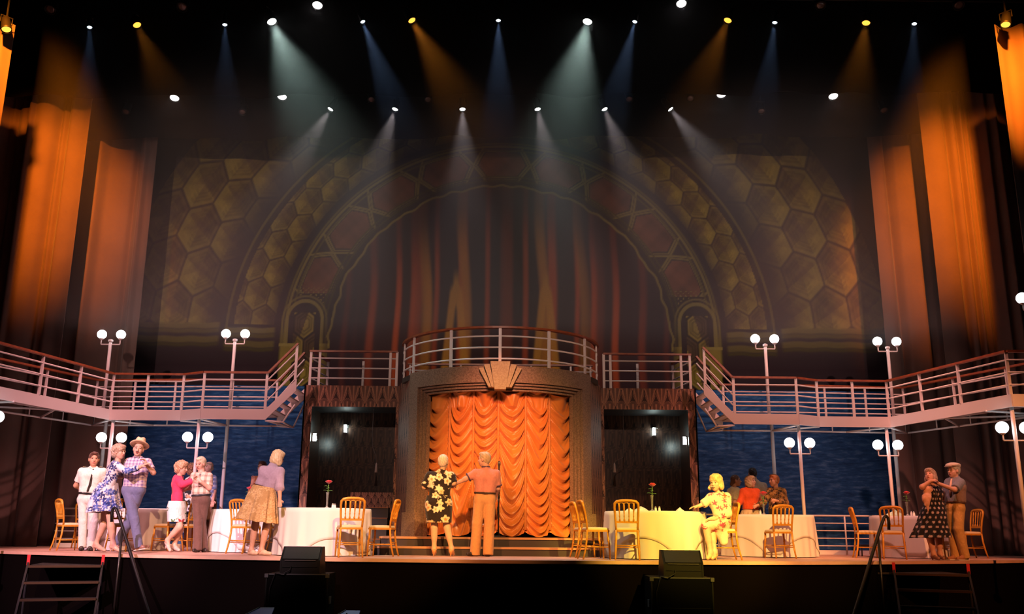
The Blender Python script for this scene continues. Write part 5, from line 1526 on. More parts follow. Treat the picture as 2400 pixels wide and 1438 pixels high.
    def top(s, colf, name='shirt', sleeve=(0.75, 0.75), g=0.014, hem=None, sg=0.018, neck=0.075, vneck=None, rip=(0.0028, 38, 1.0), m=None, hem_n=None):
        J = s.J; hp = s.hm + s.axis * (0.10 if hem is None else hem)
        pr = s.torso(g) + [('c', p[1], p[2], p[3], p[4]) for p in s.shoulders(g)]
        pr.append(('c', s.sm, J['neck'], 0.07 + g, 0.056 + g))
        late = []
        for i, sd in enumerate('LR'):
            if sleeve[i]: late += s.arm(sd, sg, sleeve[i], True)
        subs = [('e', J['neck'] + s.axis * 0.035 + s.f * 0.01, V3(1, 1, 1) * neck, None)]
        if vneck: subs.append(('e', s.sm + s.f * 0.12 - s.axis * 0.02, V3(0.05, 0.06, 0.12), None))
        V, Q = build(pr, 0.0125, 0.035, [(hp, hem_n if hem_n is not None else -s.axis)], subs, late, rip, 0.035)
        return obj(name, V, Q, m or COSTUME, s.root, True, colf(V))

    def band(s, colf, name, a, b, g, m=None):
        """belt or band round the torso between two heights above the hips"""
        V, Q = build(s.torso(g), 0.010, 0.035, [(s.hm + s.axis * a, -s.axis), (s.hm + s.axis * b, s.axis)])
        return obj(name, V, Q, m or LEATH, s.root, True, colf(V))

    def trousers(s, colf, ra=(0.086, 0.066, 0.060), g=0.012, waist=0.13, name='trousers', drop=0.03):
        J = s.J; pr = s.torso(g)[3:]
        late = []
        for sd in 'LR':
            h, k, a = J['hip' + sd], J['kn' + sd], J['an' + sd]
            a2 = a + unit(a - k) * drop
            pr += [('c', h, k, ra[0] * s.b + g, ra[1] + g)]; late += [('c', k, a2, ra[1] + g, ra[2] + g, True)]
        pr.append(('c', s.hm, s.hm - s.axis * 0.02, 0.09 * s.b, 0.06))
        V, Q = build(pr, 0.0125, 0.022, [(s.hm + s.axis * waist, s.axis)], late=late, rip=(0.003, 26, 2.0), k2=0.012)
        return obj(name, V, Q, COSTUME, s.root, True, colf(V))

    def skirt(s, rings, colf, name='skirt', folds=9, n=170, seed=0, thick=0.006):
        """rings: (zoomx, zoomy, dy, half width m, half depth m, fold amplitude m)"""
        rs = np.random.default_rng(seed); th = np.linspace(0, 2 * np.pi, n, endpoint=False); ph = rs.uniform(0, 6, 4)
        wv = 0.55 * np.sin(folds * th + ph[0]) + 0.3 * np.sin((folds * 2 - 3) * th + ph[1]) + 0.3 * np.sin((folds - 4) * th + ph[2])
        C = []
        for (zx, zy, dy, rx, ry, am, *tl) in rings:
            p = at(s.view[0] + zx / s.view[2], s.view[1] + zy / s.view[2], s.Y + dy) - s.base
            C.append((p, rx, ry, am, tl[0] if tl else 0.0))
        t0 = np.linspace(0, 1, len(C)); T_ = np.linspace(0, 1, 60); V = []
        arr = np.array([np.concatenate([c[0], c[1:4], [c[4]]]) for c in C])
        for t in T_:
            q = np.array([np.interp(t, t0, arr[:, i]) for i in range(7)])
            am = q[5]
            x = q[0] + (q[3] + am * wv) * np.cos(th); y = q[1] + (q[4] + am * wv) * np.sin(th); z = q[2] + q[6] * np.cos(th) + 0.15 * am * np.sin(folds * th + 1)
            V.append(np.stack([x, y, z], -1))
        V = np.concatenate(V)
        o = obj(name, V, gridquads(n, 60, True)[:, ::-1].copy(), COSTUME, s.root, True, colf(V))
        md = o.modifiers.new('thick', 'SOLIDIFY'); md.thickness = thick; md.offset = 0
        return o

    def shoes(s, col, heel=0.0, name='shoe', strap=False, sole=None, L=1.0):
        for sd in 'LR':
            an, toe = s.J['an' + sd], s.J['toe' + sd]
            d = unit(V3(*(toe - an)[:2], 0)); hz = max(an[2] - 0.085, 0)
            back = an - d * 0.035; back[2] = an[2] - 0.045; front_ = toe.copy()
            pr = [('c', back, (back + front_) / 2 + V3(0, 0, 0.012), 0.037, 0.036), ('c', (back + front_) / 2, front_, 0.036, 0.028)]
            if not heel: pr.append(('c', an - V3(0, 0, 0.02), (an * 0.6 + toe * 0.4) - V3(0, 0, 0.01), 0.04, 0.032))
            late = []
            if heel: late = [('c', back, V3(back[0], back[1], max(hz * 0 + back[2] - heel - 0.02, 0.004)) - d * 0.005, 0.020, 0.009)]
            subs = [('c', an + V3(0, 0, 0.03), an + V3(0, 0, 0.10), 0.034, 0.05)]
            if heel: subs = [('c', an + V3(0, 0, 0.045) + d * 0.05, an + V3(0, 0, 0.12) + d * 0.05, 0.05, 0.06)]
            V, Q = build(pr, 0.0095, 0.02, (), subs, late=late)
            lowest = V[:, 2].min()
            V[:, 2] = np.maximum(V[:, 2], 0.003) if an[2] < 0.2 else V[:, 2]
            o = obj(name, V, Q, LEATH, s.root, True, np.tile(np.array(col, float), (len(V), 1)))
            if sole is not None:
                w = unit(np.cross(d, V3(0, 0, 1)))
                p0 = back - d * 0.03; p1 = front_ + d * 0.02
                MB().bar(p0 - V3(0, 0, 0.030), p1 - V3(0, 0, 0.022), 0.078, 0.016).obj('sole', mat('pale_sole', (0.6, 0.55, 0.5), 0.6), o)


VW1 = (140, 1010, 4.793); VW2 = (360, 1040, 5.325); VW3 = (960, 1040, 5.135); VW4 = (1600, 1080, 5.99); VW5 = (2000, 1070, 5.753)
# ------------------------------------------------------------------ the performers
PALE = (0.66, 0.40, 0.30); TANS = (0.58, 0.31, 0.20); ROSY = (0.68, 0.38, 0.30)
BLACK = (0.012, 0.012, 0.014)

# officer in tropical whites
p = Person('person in white officer shirt with black tie and epaulettes standing with hands behind the back', VW1, 17.1,
           dict(head=(384, 318), neck=(378, 405), shL=(250, 452), shR=(488, 455), elL=(182, 610, 0.06), waL=(262, 668, 0.20), elR=(520, 620, 0.08), waR=(420, 690, 0.22), hipL=(262, 765), hipR=(364, 768),
                knL=(262, 1010), knR=(380, 1010), anL=(255, 1260, 0.02), anR=(352, 1255, 0.05), toeL=(232, 1310, -0.14), toeR=(330, 1300, -0.10)), TANS, 1.05, face=(0.45, -0.9, 0.0), hs=1.10)
p.body(('grip', 'grip')); p.hair('short', (0.10, 0.035, 0.018), seed=1.0)
p.top(solid((0.78, 0.74, 0.66)), 'shirt', (0.72, 0.72), hem=0.09)
p.trousers(solid((0.78, 0.74, 0.68)), (0.076, 0.064, 0.056)); p.band(solid((0.02, 0.015, 0.015)), 'belt', 0.085, 0.125, 0.024); p.shoes((0.02, 0.018, 0.016))
J = p.J
cf = p.f * 0.128 * 1.05 + V3(0.0, -0.015, 0)
nk = J['neck'] + p.f * 0.078
MB().tube([nk - V3(0, 0, 0.03), nk - V3(0, 0, 0.07)], [0.020, 0.024], 8).obj('tie_knot', mat('black_tie', (0.02, 0.016, 0.012), 0.6), p.root, True)
tp = [nk - V3(0, 0, 0.06), p.sm + p.f * 0.132 - V3(0, 0, 0.07), (p.sm + p.hm) / 2 + p.f * 0.130, p.hm + p.f * 0.128 + V3(-0.012, 0, 0.14)]
V = []
for q, w in zip(tp, (0.018, 0.026, 0.034, 0.030)):
    for k in (-1, 1): V += [q + p.r * w * k, q + p.r * w * k - p.f * 0.012]
F = []
for i in range(3):
    a = i * 4; b = a + 4; F += [(a, b, b + 2, a + 2), (a + 1, a + 3, b + 3, b + 1), (a, a + 1, b + 1, b), (a + 2, b + 2, b + 3, a + 3)]
F += [(0, 2, 3, 1), (12, 13, 15, 14)]
obj('tie', V, F, mat('black_tie', (0.02, 0.016, 0.012), 0.6), p.root)
for sd in 'LR':
    a, b = J['sh' + sd], p.sm
    q0 = a + (b - a) * 0.05 + V3(0, 0, 0.076); q1 = a + (b - a) * 0.62 + V3(0, 0, 0.092)
    e_ = MB().bar(q0, q1, 0.055, 0.016).obj('epaulette', mat('black_felt', (0.02, 0.018, 0.018), 0.8), p.root)
    for t in (0.12, 0.35): MB().bar(q0 + (q1 - q0) * t + V3(0, 0, 0.008), q0 + (q1 - q0) * (t + 0.12) + V3(0, 0, 0.008), 0.054, 0.006).obj('gold_stripe', mat('gold_braid', (0.75, 0.55, 0.2), 0.4, 0.6), e_)
cv, cq = build([('c', nk - p.f * 0.02 - p.r * 0.06, nk - V3(0, 0, 0.045), 0.016, 0.016), ('c', nk - p.f * 0.02 + p.r * 0.06, nk - V3(0, 0, 0.045), 0.016, 0.016), ('c', nk - p.f * 0.02 - p.r * 0.06, J['neck'] - p.f * 0.06, .016, .016), ('c', nk - p.f * 0.02 + p.r * 0.06, J['neck'] - p.f * 0.06, .016, .016)], 0.008, 0.01)
obj('collar', cv, cq, COSTUME, p.root, True, solid((0.8, 0.76, 0.68))(cv))

# woman in the blue flowered dress
BLUEF = flowers((0.78, 0.74, 0.80), [(0.03, 0.05, 0.28), (0.02, 0.03, 0.14), (0.10, 0.16, 0.50)], 1500, 0.042, 5, (1.2, 0.8, 1.9), core=(0.35, 0.42, 0.75))
p = Person('person in white dress with big blue flowers leaning into the straw hat dancer', VW1, 16.4,
           dict(head=(668, 238), neck=(655, 335), shL=(612, 375, 0.10), shR=(640, 385, -0.13), elL=(760, 470, 0.34), waL=(850, 480, 0.40), elR=(752, 452, -0.20), waR=(915, 398, -0.16), hipL=(505, 700, 0.08), hipR=(525, 700, -0.09),
                knL=(498, 1040, 0.14), knR=(575, 1060, -0.08), anL=(408, 1270, 0.18, 0.15), anR=(600, 1262, -0.05, 0.15), toeL=(505, 1335, 0.05), toeR=(672, 1340, -0.10)), PALE, 0.90, face=(0.95, -0.30, 0.05), up=(0.15, 0, 1), hs=1.04, fem=True)
p.body(('relax', 'relax'), hdir=(None, (0.85, -0.05, 0.5)), hnorm=(None, (0, 0.4, -1)), male=False); p.hair('curly', (0.36, 0.23, 0.16), (0.55, 0.40, 0.30), 1.2)
p.top(BLUEF, 'dress_bodice', (1.85, 1.85), hem=0.12, g=0.014, neck=0.085)
p.skirt([(550, 580, 0, 0.150, 0.175, 0.0), (518, 680, 0, 0.205, 0.225, 0.008), (503, 790, 0, 0.245, 0.25, 0.022), (500, 905, 0, 0.290, 0.26, 0.034, 0.02)], BLUEF, 'dress_skirt', 10, seed=4)
p.shoes((0.62, 0.40, 0.30), 0.075)

# man in the straw hat
CHK = checks((0.74, 0.62, 0.68), (0.22, 0.16, 0.38), 105, 0.40)
p = Person('person in straw hat, checked shirt and blue trousers striding and singing', VW1, 16.55,
           dict(head=(886, 205), neck=(872, 285), shL=(775, 345), shR=(988, 350), elL=(702, 500, 0.10), waL=(610, 520, 0.10), elR=(1052, 465, -0.10), waR=(975, 385, -0.24), hipL=(765, 665), hipR=(895, 665),
                knL=(840, 990, -0.10), knR=(760, 1050, 0.10), anL=(890, 1255, -0.12, 0.11), anR=(650, 1215, 0.22, 0.16), toeL=(990, 1290, -0.16, 0.10), toeR=(672, 1290, 0.16, 0.05)), PALE, 1.10, face=(0.25, -0.97, 0.05), up=(0.12, 0, 1), hs=1.10)
p.body(('relax', 'grip'), hdir=(None, (-0.30, -0.05, 0.9)), hnorm=(None, (-0.8, -0.5, 0))); p.hair('fringe', (0.25, 0.2, 0.18), seed=2.0)
p.top(CHK, 'checked_shirt', (0.95, 0.70), hem=0.06, g=0.016)
p.trousers(solid((0.16, 0.18, 0.33)), (0.080, 0.068, 0.060)); p.shoes((0.26, 0.13, 0.10), sole=True)
c, u, f, r = p.J['head'], p.u, p.f, p.r
hb = c + u * 0.075 + f * 0.005; tilt = unit(u * 1.0 - f * 0.25); r_ = p.r; f_ = unit(np.cross(tilt, r_))
pr_ = [(0.0, 0.145), (0.035, 0.150), (0.070, 0.140), (0.085, 0.105), (0.092, 0.045), (0.096, 0.012), (0.100, 0.0), (0.150, -0.004), (0.168, 0.004), (0.168, 0.009), (0.150, 0.004), (0.104, 0.006)]
mb = MB().lathe([(max(a, 1e-3), b) for a, b in pr_], 36, sy=1.12)
Vh = np.array(mb.V); pinch = 0.022 * np.exp(-((Vh[:, 0]) / 0.03) ** 2) * (Vh[:, 2] > 0.10); Vh[:, 2] -= pinch
Vh[:, 2] -= 0.030 * (Vh[:, 1] / 0.16) ** 2 * (Vh[:, 2] < 0.02) * np.sign(-Vh[:, 1]) * -1 * 0.6
h_ = obj('straw_hat', hb + Vh @ np.stack([r_, -f_, tilt]), mb.F, mat('straw', (0.74, 0.56, 0.36), 0.7, noise=(60, (0.62, 0.45, 0.28))), p.root, True)
mb = MB().lathe([(0.103, 0.008), (0.1035, 0.012), (0.0985, 0.034), (0.097, 0.034)], 36, sy=1.12)
obj('hat_band', hb + np.array(mb.V) @ np.stack([r_, -f_, tilt]), mb.F, mat('brown_band', (0.30, 0.17, 0.09), 0.7), h_, True)
m_ = MB().sphere((0, 0, 0), 1.0, 10, 6); obj('open_mouth', c + (f * 0.086 - u * 0.064) * 1.1 + (np.array(m_.V) * V3(0.018, 0.008, 0.016)) @ np.stack([r, f, u]), m_.F, mat('mouth_dark', (0.10, 0.02, 0.02), 0.6), p.bd, True)
MB().tube([c + (f * 0.100 - u * 0.046 - r * 0.026) * 1.1, c + (f * 0.110 - u * 0.036) * 1.1, c + (f * 0.100 - u * 0.046 + r * 0.026) * 1.1], 0.006, 6).obj('moustache', mat('grey_moustache', (0.30, 0.25, 0.22), 0.7), p.bd, True)
bwt = p.J['neck'] + p.f * 0.085 - V3(0, 0, 0.02)
MB().tube([bwt - p.r * 0.045, bwt - p.r * 0.03, bwt, bwt + p.r * 0.03, bwt + p.r * 0.045], [0.018, 0.020, 0.008, 0.020, 0.018], 8).obj('bow_tie', mat('checked_bow', (0.25, 0.2, 0.28), 0.7), p.root, True)

# woman in the pink cardigan
p = Person('person in hot pink cardigan and white skirt dancing with the white haired partner', VW2, 17.05,
           dict(head=(352, 305), neck=(325, 392), shL=(292, 440, 0.10), shR=(312, 448, -0.10), elL=(400, 500, 0.20), waL=(480, 430, 0.16), elR=(362, 505, -0.18), waR=(505, 452, -0.16), hipL=(285, 775, 0.08), hipR=(300, 775, -0.08),
                knL=(335, 1060, 0.08), knR=(325, 1030, -0.10), anL=(262, 1225, 0.10, 0.13), anR=(175, 1200, -0.04, 0.21), toeL=(315, 1330, 0.0), toeR=(205, 1335, -0.12, 0.03)), PALE, 0.84, face=(0.97, -0.22, -0.08), hs=1.02, fem=True)
p.body(('relax', 'grip'), hnorm=(None, (0, 0.3, -1)), male=False); p.hair('curly', (0.42, 0.22, 0.11), (0.62, 0.42, 0.28), 2.4)
p.top(solid((0.74, 0.05, 0.14)), 'cardigan', (1.9, 1.9), hem=0.08, g=0.020, neck=0.08)
p.skirt([(294, 712, 0, 0.140, 0.175, 0.0), (290, 790, 0, 0.165, 0.205, 0.002), (290, 970, 0, 0.158, 0.185, 0.004)],
        flowers((0.80, 0.80, 0.80), [(0.45, 0.04, 0.06), (0.10, 0.20, 0.08), (0.5, 0.1, 0.12)], 40, 0.045, 21, (0.7, 0.6, 0.75)), 'white_skirt', 6, seed=2)
p.shoes((0.62, 0.44, 0.38), 0.085)

# white haired man in plaid
PLAID = checks((0.70, 0.55, 0.46), (0.22, 0.12, 0.08), 62, 0.34, (0.30, 0.20, 0.16))
p = Person('person with white hair, plaid shirt, bow tie and brown trousers dancing', VW2, 16.95,
           dict(head=(588, 248), neck=(598, 350), shL=(508, 400), shR=(690, 405), elL=(470, 545, 0.18), waL=(405, 565, 0.34), elR=(695, 548, -0.08), waR=(590, 470, -0.22), hipL=(545, 700), hipR=(640, 700),
                knL=(555, 970, -0.03), knR=(598, 970, 0.06), anL=(552, 1262, -0.05), anR=(628, 1255, 0.12), toeL=(500, 1325, -0.15), toeR=(652, 1310, 0.02)), ROSY, 1.0, face=(-0.28, -0.88, -0.25), hs=1.02)
p.body(('relax', 'grip'), hdir=(None, (-0.8, -0.1, 0.6))); p.hair('short', (0.82, 0.70, 0.52), (0.65, 0.52, 0.36), seed=0.6)
p.top(PLAID, 'plaid_shirt', (0.8, 0.85), hem=0.07, g=0.015)
p.trousers(solid((0.115, 0.060, 0.048)), (0.078, 0.066, 0.066), drop=0.05); p.band(solid((0.02, 0.02, 0.025)), 'belt', 0.07, 0.105, 0.026); p.shoes((0.02, 0.014, 0.012))
bwt = p.J['neck'] + p.f * 0.075 - V3(0, 0, 0.035)
MB().tube([bwt - p.r * 0.05, bwt - p.r * 0.035, bwt, bwt + p.r * 0.035, bwt + p.r * 0.05], [0.020, 0.024, 0.009, 0.024, 0.020], 8).obj('bow_tie', mat('grey_bow', (0.12, 0.11, 0.14), 0.6), p.root, True)

# the couple dancing behind them
BW = flowers((0.02, 0.02, 0.03), [(0.8, 0.78, 0.8), (0.75, 0.72, 0.76)], 700, 0.05, 9, (1, .8, 1.9))
p = Person('person with curly brown hair in black and white print, behind the pink and plaid dancers', VW2, 19.0,
           dict(head=(492, 330), neck=(485, 410), shL=(432, 455), shR=(520, 460), elL=(420, 590, -0.02), waL=(440, 690, -0.1), elR=(560, 560), waR=(600, 500, -0.05), hipL=(440, 730), hipR=(500, 730),
                knL=(425, 1000), knR=(480, 1000), anL=(395, 1240, 0, 0.12), anR=(455, 1240, 0.03, 0.12), toeL=(382, 1320, -0.1), toeR=(440, 1320, -0.08)), TANS, 0.86, face=(0.3, 0.9, 0), hs=1.04, fem=True)
p.body((None, None), male=False); p.hair('curly', (0.18, 0.07, 0.035), (0.30, 0.13, 0.06), 3.3)
p.top(BW, 'print_blouse', (1.4, 1.4), hem=0.10)
p.skirt([(470, 680, 0, 0.15, 0.13, 0), (465, 800, 0, 0.20, 0.17, 0.01), (462, 1050, 0, 0.27, 0.24, 0.03)], BW, 'print_skirt', 8, seed=7); p.shoes((0.5, 0.25, 0.15), 0.06)
p = Person('bald person in blue plaid shirt, half hidden behind the white haired dancer', VW2, 19.45,
           dict(head=(688, 292), neck=(680, 375), shL=(620, 430), shR=(745, 430), elL=(590, 560), waL=(560, 640), elR=(758, 590, -0.02), waR=(742, 700, -0.1), hipL=(655, 740), hipR=(725, 740),
                knL=(655, 1000), knR=(722, 1000), anL=(652, 1250), anR=(722, 1250), toeL=(640, 1300, -0.12), toeR=(730, 1300, -0.12)), ROSY, 1.0, face=(-0.55, -0.8, 0), hs=1.0)
p.body((None, 'relax')); p.hair('fringe', (0.55, 0.48, 0.42), seed=1.5)
p.top(checks((0.26, 0.34, 0.62), (0.08, 0.10, 0.30), 75, 0.3, (0.6, 0.62, 0.75)), 'blue_plaid_shirt', (0.85, 0.85), hem=0.05, g=0.02); p.trousers(solid((0.16, 0.09, 0.06))); p.shoes(BLACK)

# diner half hidden behind the bending woman
p = Person('dark haired seated person raising a hand, mostly hidden by the bending woman', VW2, 19.4,
           dict(head=(1352, 290), neck=(1350, 380), shL=(1270, 440), shR=(1430, 440), elL=(1215, 600, -0.1), waL=(1232, 505, -0.22), elR=(1460, 590), waR=(1400, 700, -0.15), hipL=(1310, 760), hipR=(1400, 760),
                knL=(1300, 830, -0.40), knR=(1400, 830, -0.40), anL=(1300, 1200, -0.38), anR=(1400, 1200, -0.38), toeL=(1300, 1240, -0.5), toeR=(1400, 1240, -0.5)), (0.50, 0.26, 0.17), 0.95, face=(-0.3, -0.9, 0), hs=1.0)
p.body(('open', 'relax'), hdir=((0.1, -0.1, 1), None), hnorm=((0, -1, 0), None)); p.hair('short', (0.06, 0.015, 0.012), seed=0.3)
p.top(solid((0.45, 0.16, 0.06)), 'rust_top', (1.4, 1.4), hem=0.0); p.trousers(solid((0.03, 0.025, 0.03))); p.shoes(BLACK)
sx = (p.J['hipL'] + p.J['hipR']) / 2 + p.base
dup(ch0, (sx[0], sx[1] + 0.03, 0), 0.0, 'gilt banquet chair under the seated person hidden by the bending woman')

# bending woman in mauve tee and orange skirt
FLSK = flowers((0.52, 0.30, 0.11), [(0.72, 0.46, 0.20), (0.66, 0.40, 0.16)], 2200, 0.030, 13, (1.1, 0.9, 1.2), core=(0.45, 0.24, 0.10), jag=0.5)
p = Person('blonde bobbed person in mauve tee and orange flowered skirt bending over the table', VW2, 15.45,
           dict(head=(1548, 178, 0.18), neck=(1500, 265, 0.12), shL=(1370, 330, 0.02), shR=(1575, 345, 0.02), elL=(1420, 520, 0.25), waL=(1530, 690, 0.42), elR=(1572, 555, -0.12), waR=(1575, 695, -0.22), hipL=(1300, 600), hipR=(1440, 625),
                knL=(1272, 990), knR=(1412, 1010), anL=(1222, 1275, 0.0), anR=(1348, 1275, -0.02), toeL=(1285, 1350, -0.06), toeR=(1455, 1350, -0.10)), TANS, 0.98, face=(0.62, 0.75, -0.2), up=(0.3, 0.2, 1), hs=1.08, fem=True)
p.body(('relax', 'relax'), male=False); p.hair('bob', (0.84, 0.62, 0.34), (0.62, 0.40, 0.18), seed=0.9)
p.top(solid((0.42, 0.30, 0.36)), 'mauve_tee', (1.05, 1.05), hem=0.10, g=0.022, sg=0.030)
p.skirt([(1385, 530, 0, 0.185, 0.15, 0.0, -0.03), (1355, 640, 0, 0.235, 0.20, 0.010, -0.03), (1320, 800, 0, 0.285, 0.25, 0.028, -0.03), (1288, 960, 0, 0.335, 0.30, 0.045, -0.045)], FLSK, 'flowered_skirt', 11, seed=3)
p.shoes((0.70, 0.48, 0.32), L=1.0)

# couple in the centre
DKF = flowers((0.020, 0.014, 0.014), [(0.80, 0.66, 0.42), (0.75, 0.55, 0.30), (0.80, 0.72, 0.55)], 270, 0.050, 17, (0.9, 0.7, 1.7), core=(0.55, 0.28, 0.10), jag=0.22)
p = Person('person with short silver hair in black dress with cream flowers, back turned', VW3, 15.95,
           dict(head=(405, 222), neck=(398, 318), shL=(245, 385), shR=(500, 390), elL=(178, 515, 0.03), waL=(240, 540, 0.22), elR=(528, 470, -0.02), waR=(530, 480, 0.14), hipL=(300, 690), hipR=(412, 690),
                knL=(298, 985), knR=(448, 985), anL=(296, 1245, 0.02, 0.13), anR=(504, 1240, 0.0, 0.13), toeL=(300, 1330, 0.14), toeR=(525, 1330, 0.12)), (0.66, 0.42, 0.28), 1.10, face=(0.15, 1, 0), hs=1.06, fem=True)
p.body(('relax', 'grip'), male=False); p.hair('short', (0.80, 0.72, 0.62), (0.55, 0.42, 0.32), seed=1.9)
p.top(DKF, 'dress_bodice', (0.95, 0.95), hem=0.02, g=0.018, sg=0.026)
p.skirt([(350, 620, 0, 0.200, 0.165, 0.0), (350, 700, 0, 0.232, 0.195, 0.002), (350, 800, 0, 0.222, 0.185, 0.004), (355, 945, 0, 0.205, 0.165, 0.006)], DKF, 'dress_skirt', 6, seed=8)
p.shoes((0.62, 0.30, 0.12), 0.075)
p = Person('person in pink polo shirt and tan trousers, back turned, holding out a hand', VW3, 16.05,
           dict(head=(898, 188), neck=(918, 280), shL=(800, 350), shR=(1040, 358), elL=(672, 420, -0.02), waL=(572, 470, 0.0), elR=(1062, 530, 0.05), waR=(1032, 625, 0.22), hipL=(845, 670), hipR=(965, 670),
                knL=(815, 950, 0.0), knR=(960, 960, 0.0), anL=(790, 1225, 0.05), anR=(946, 1255, -0.05), toeL=(700, 1318, -0.02), toeR=(905, 1330, 0.08)), ROSY, 1.05, face=(-0.93, 0.35, 0), hs=1.04)
p.body(('grip', 'relax')); p.hair('short', (0.42, 0.30, 0.18), (0.62, 0.48, 0.32), seed=2.7)
p.top(solid((0.62, 0.26, 0.22)), 'polo_shirt', (0.74, 0.82), hem=0.10, g=0.016, sg=0.022)
p.trousers(solid((0.66, 0.36, 0.16)), (0.084, 0.078, 0.076), g=0.012, drop=0.06); p.band(solid((0.05, 0.03, 0.02)), 'belt', 0.095, 0.125, 0.028); p.shoes((0.025, 0.016, 0.014))
nb = p.J['neck']; MB().tube([nb + V3(0.062 * math.cos(q), 0.062 * math.sin(q), 0.005) for q in np.linspace(0, 2 * math.pi, 17)[:-1]], 0.016, 6, True).obj('collar', mat('navy_collar', (0.08, 0.05, 0.10), 0.7), p.root, True)
for sd, fr_ in (('L', 0.74), ('R', 0.82)):
    a, e = p.J['sh' + sd], p.J['el' + sd]; q = a + (e - a) * fr_; d = unit(e - a)
    MB().tube([q - d * 0.012, q + d * 0.006], 0.080, 16).obj('sleeve_band', mat('navy_collar', (0.08, 0.05, 0.10), 0.7), p.root, True)

# seated woman at the yellow table
CRF = flowers((0.78, 0.70, 0.52), [(0.55, 0.06, 0.14), (0.62, 0.10, 0.20), (0.35, 0.10, 0.06)], 520, 0.028, 23, (1.0, 0.9, 1.4), jag=0.5)
p = Person('seated person with blonde flicked bob in cream dress with red flowers at the yellow table', VW4, 15.35,
           dict(head=(468, 312), neck=(500, 430), shL=(395, 510, -0.04), shR=(615, 505, 0.03), elL=(305, 590, -0.12), waL=(228, 632, -0.14), elR=(632, 735, -0.08), waR=(440, 815, -0.20), hipL=(520, 860, -0.07), hipR=(575, 865, 0.08),
                knL=(330, 905, -0.16), knR=(400, 930, -0.02), anL=(388, 1270, -0.18, 0.13), anR=(450, 1268, -0.12, 0.13), toeL=(350, 1345, -0.26), toeR=(415, 1350, -0.20)), (0.70, 0.46, 0.32), 0.92, face=(-0.62, -0.78, -0.05), hs=1.10, fem=True)
p.body(('relax', 'relax'), hdir=((-1, 0, -0.1), (-1, -0.1, -0.1)), hnorm=((0, 0, -1), (0, 0, -1)), male=False); p.hair('flip', (0.80, 0.56, 0.28), (0.60, 0.36, 0.15), seed=0.4)
p.top(CRF, 'dress_bodice', (1.3, 1.75), hem=-0.02, g=0.020, sg=0.024, neck=0.085)
J = p.J
V, Q = build([('c', J['hipL'] + V3(0, 0, 0.02), J['knL'] + V3(0.0, 0, 0.005), 0.118, 0.085), ('c', J['hipR'] + V3(0, 0, 0.02), J['knR'] + V3(0, 0, 0.005), 0.118, 0.085), ('c', (J['hipL'] + J['hipR']) / 2, (J['knL'] + J['knR']) / 2, 0.12, 0.09),
              ('c', J['hipR'] + V3(0.0, -0.05, 0.0), J['hipR'] + V3(-0.02, -0.08, -0.30), 0.09, 0.05), ('c', J['knR'] + V3(0.12, 0.0, -0.02), J['hipR'] + V3(-0.06, -0.05, -0.28), 0.08, 0.05), ('c', J['knR'] + V3(0.08, 0, 0), J['hipR'] + V3(-0.02, -0.08, -0.30), 0.085, 0.05)], 0.0125, 0.05, rip=(0.005, 30, 1.0))
obj('dress_skirt', V, Q, COSTUME, p.root, True, CRF(V)); p.shoes((0.72, 0.50, 0.28), 0.06)
MB().tube([p.J['head'] + (p.f * 0.10 - p.u * 0.055 + p.r * -0.01) * 1.1, p.J['head'] + (p.f * 0.19 - p.u * 0.04) * 1.1], 0.005, 6).obj('cigarette', mat('white_paper', (0.8, 0.78, 0.74), 0.7), p.root)

# group behind the second table
p = Person('person with dark swept back hair and cream blouse beside the orange cardigan', VW4, 19.65,
           dict(head=(748, 275), neck=(722, 365), shL=(668, 425, 0.05), shR=(775, 420, -0.05), elL=(700, 580, 0.05), waL=(760, 640, -0.05), elR=(730, 580, -0.10), waR=(800, 650, -0.15), hipL=(700, 740), hipR=(770, 740),
                knL=(700, 1000), knR=(770, 1000), anL=(700, 1260), anR=(770, 1260), toeL=(740, 1300, -0.1), toeR=(810, 1300, -0.1)), (0.55, 0.28, 0.18), 0.90, face=(0.96, -0.28, 0.02), hs=1.0, fem=True)
p.body((None, None), male=False); p.hair('bun', (0.10, 0.045, 0.025), (0.18, 0.09, 0.05), seed=0.8)
p.top(solid((0.62, 0.52, 0.38)), 'cream_blouse', (0.8, 0.8), hem=0.12); p.trousers(solid((0.06, 0.05, 0.07)), waist=0.2); p.shoes(BLACK)
p.band(solid((0.08, 0.07, 0.10)), 'dark_apron', -0.05, 0.22, 0.024, COSTUME)
p = Person('person with grey bob in bright orange red cardigan and pale skirt looking over the shoulder', VW4, 19.25,
           dict(head=(952, 292), neck=(935, 385), shL=(850, 425), shR=(1040, 430), elL=(805, 570, -0.06), waL=(748, 660, -0.14), elR=(1070, 560, 0.14), waR=(1030, 640, 0.20), hipL=(905, 720), hipR=(1000, 720),
                knL=(900, 1000), knR=(990, 1000), anL=(900, 1250), anR=(990, 1250), toeL=(880, 1300, -0.1), toeR=(985, 1300, -0.1)), (0.62, 0.34, 0.24), 0.95, face=(0.75, -0.62, 0.1), hs=1.02, fem=True)
p.body(('relax', None), male=False); p.hair('bob', (0.45, 0.28, 0.15), (0.62, 0.42, 0.25), seed=2.2)
p.top(solid((0.72, 0.09, 0.02)), 'orange_cardigan', (1.85, 1.85), hem=0.06, g=0.020); p.shoes(BLACK)
p.skirt([(950, 690, 0, 0.17, 0.14, 0), (950, 760, 0, 0.20, 0.17, 0.015), (950, 1000, 0, 0.26, 0.22, 0.03)], solid((0.62, 0.48, 0.30)), 'pale_skirt', 12, seed=5)
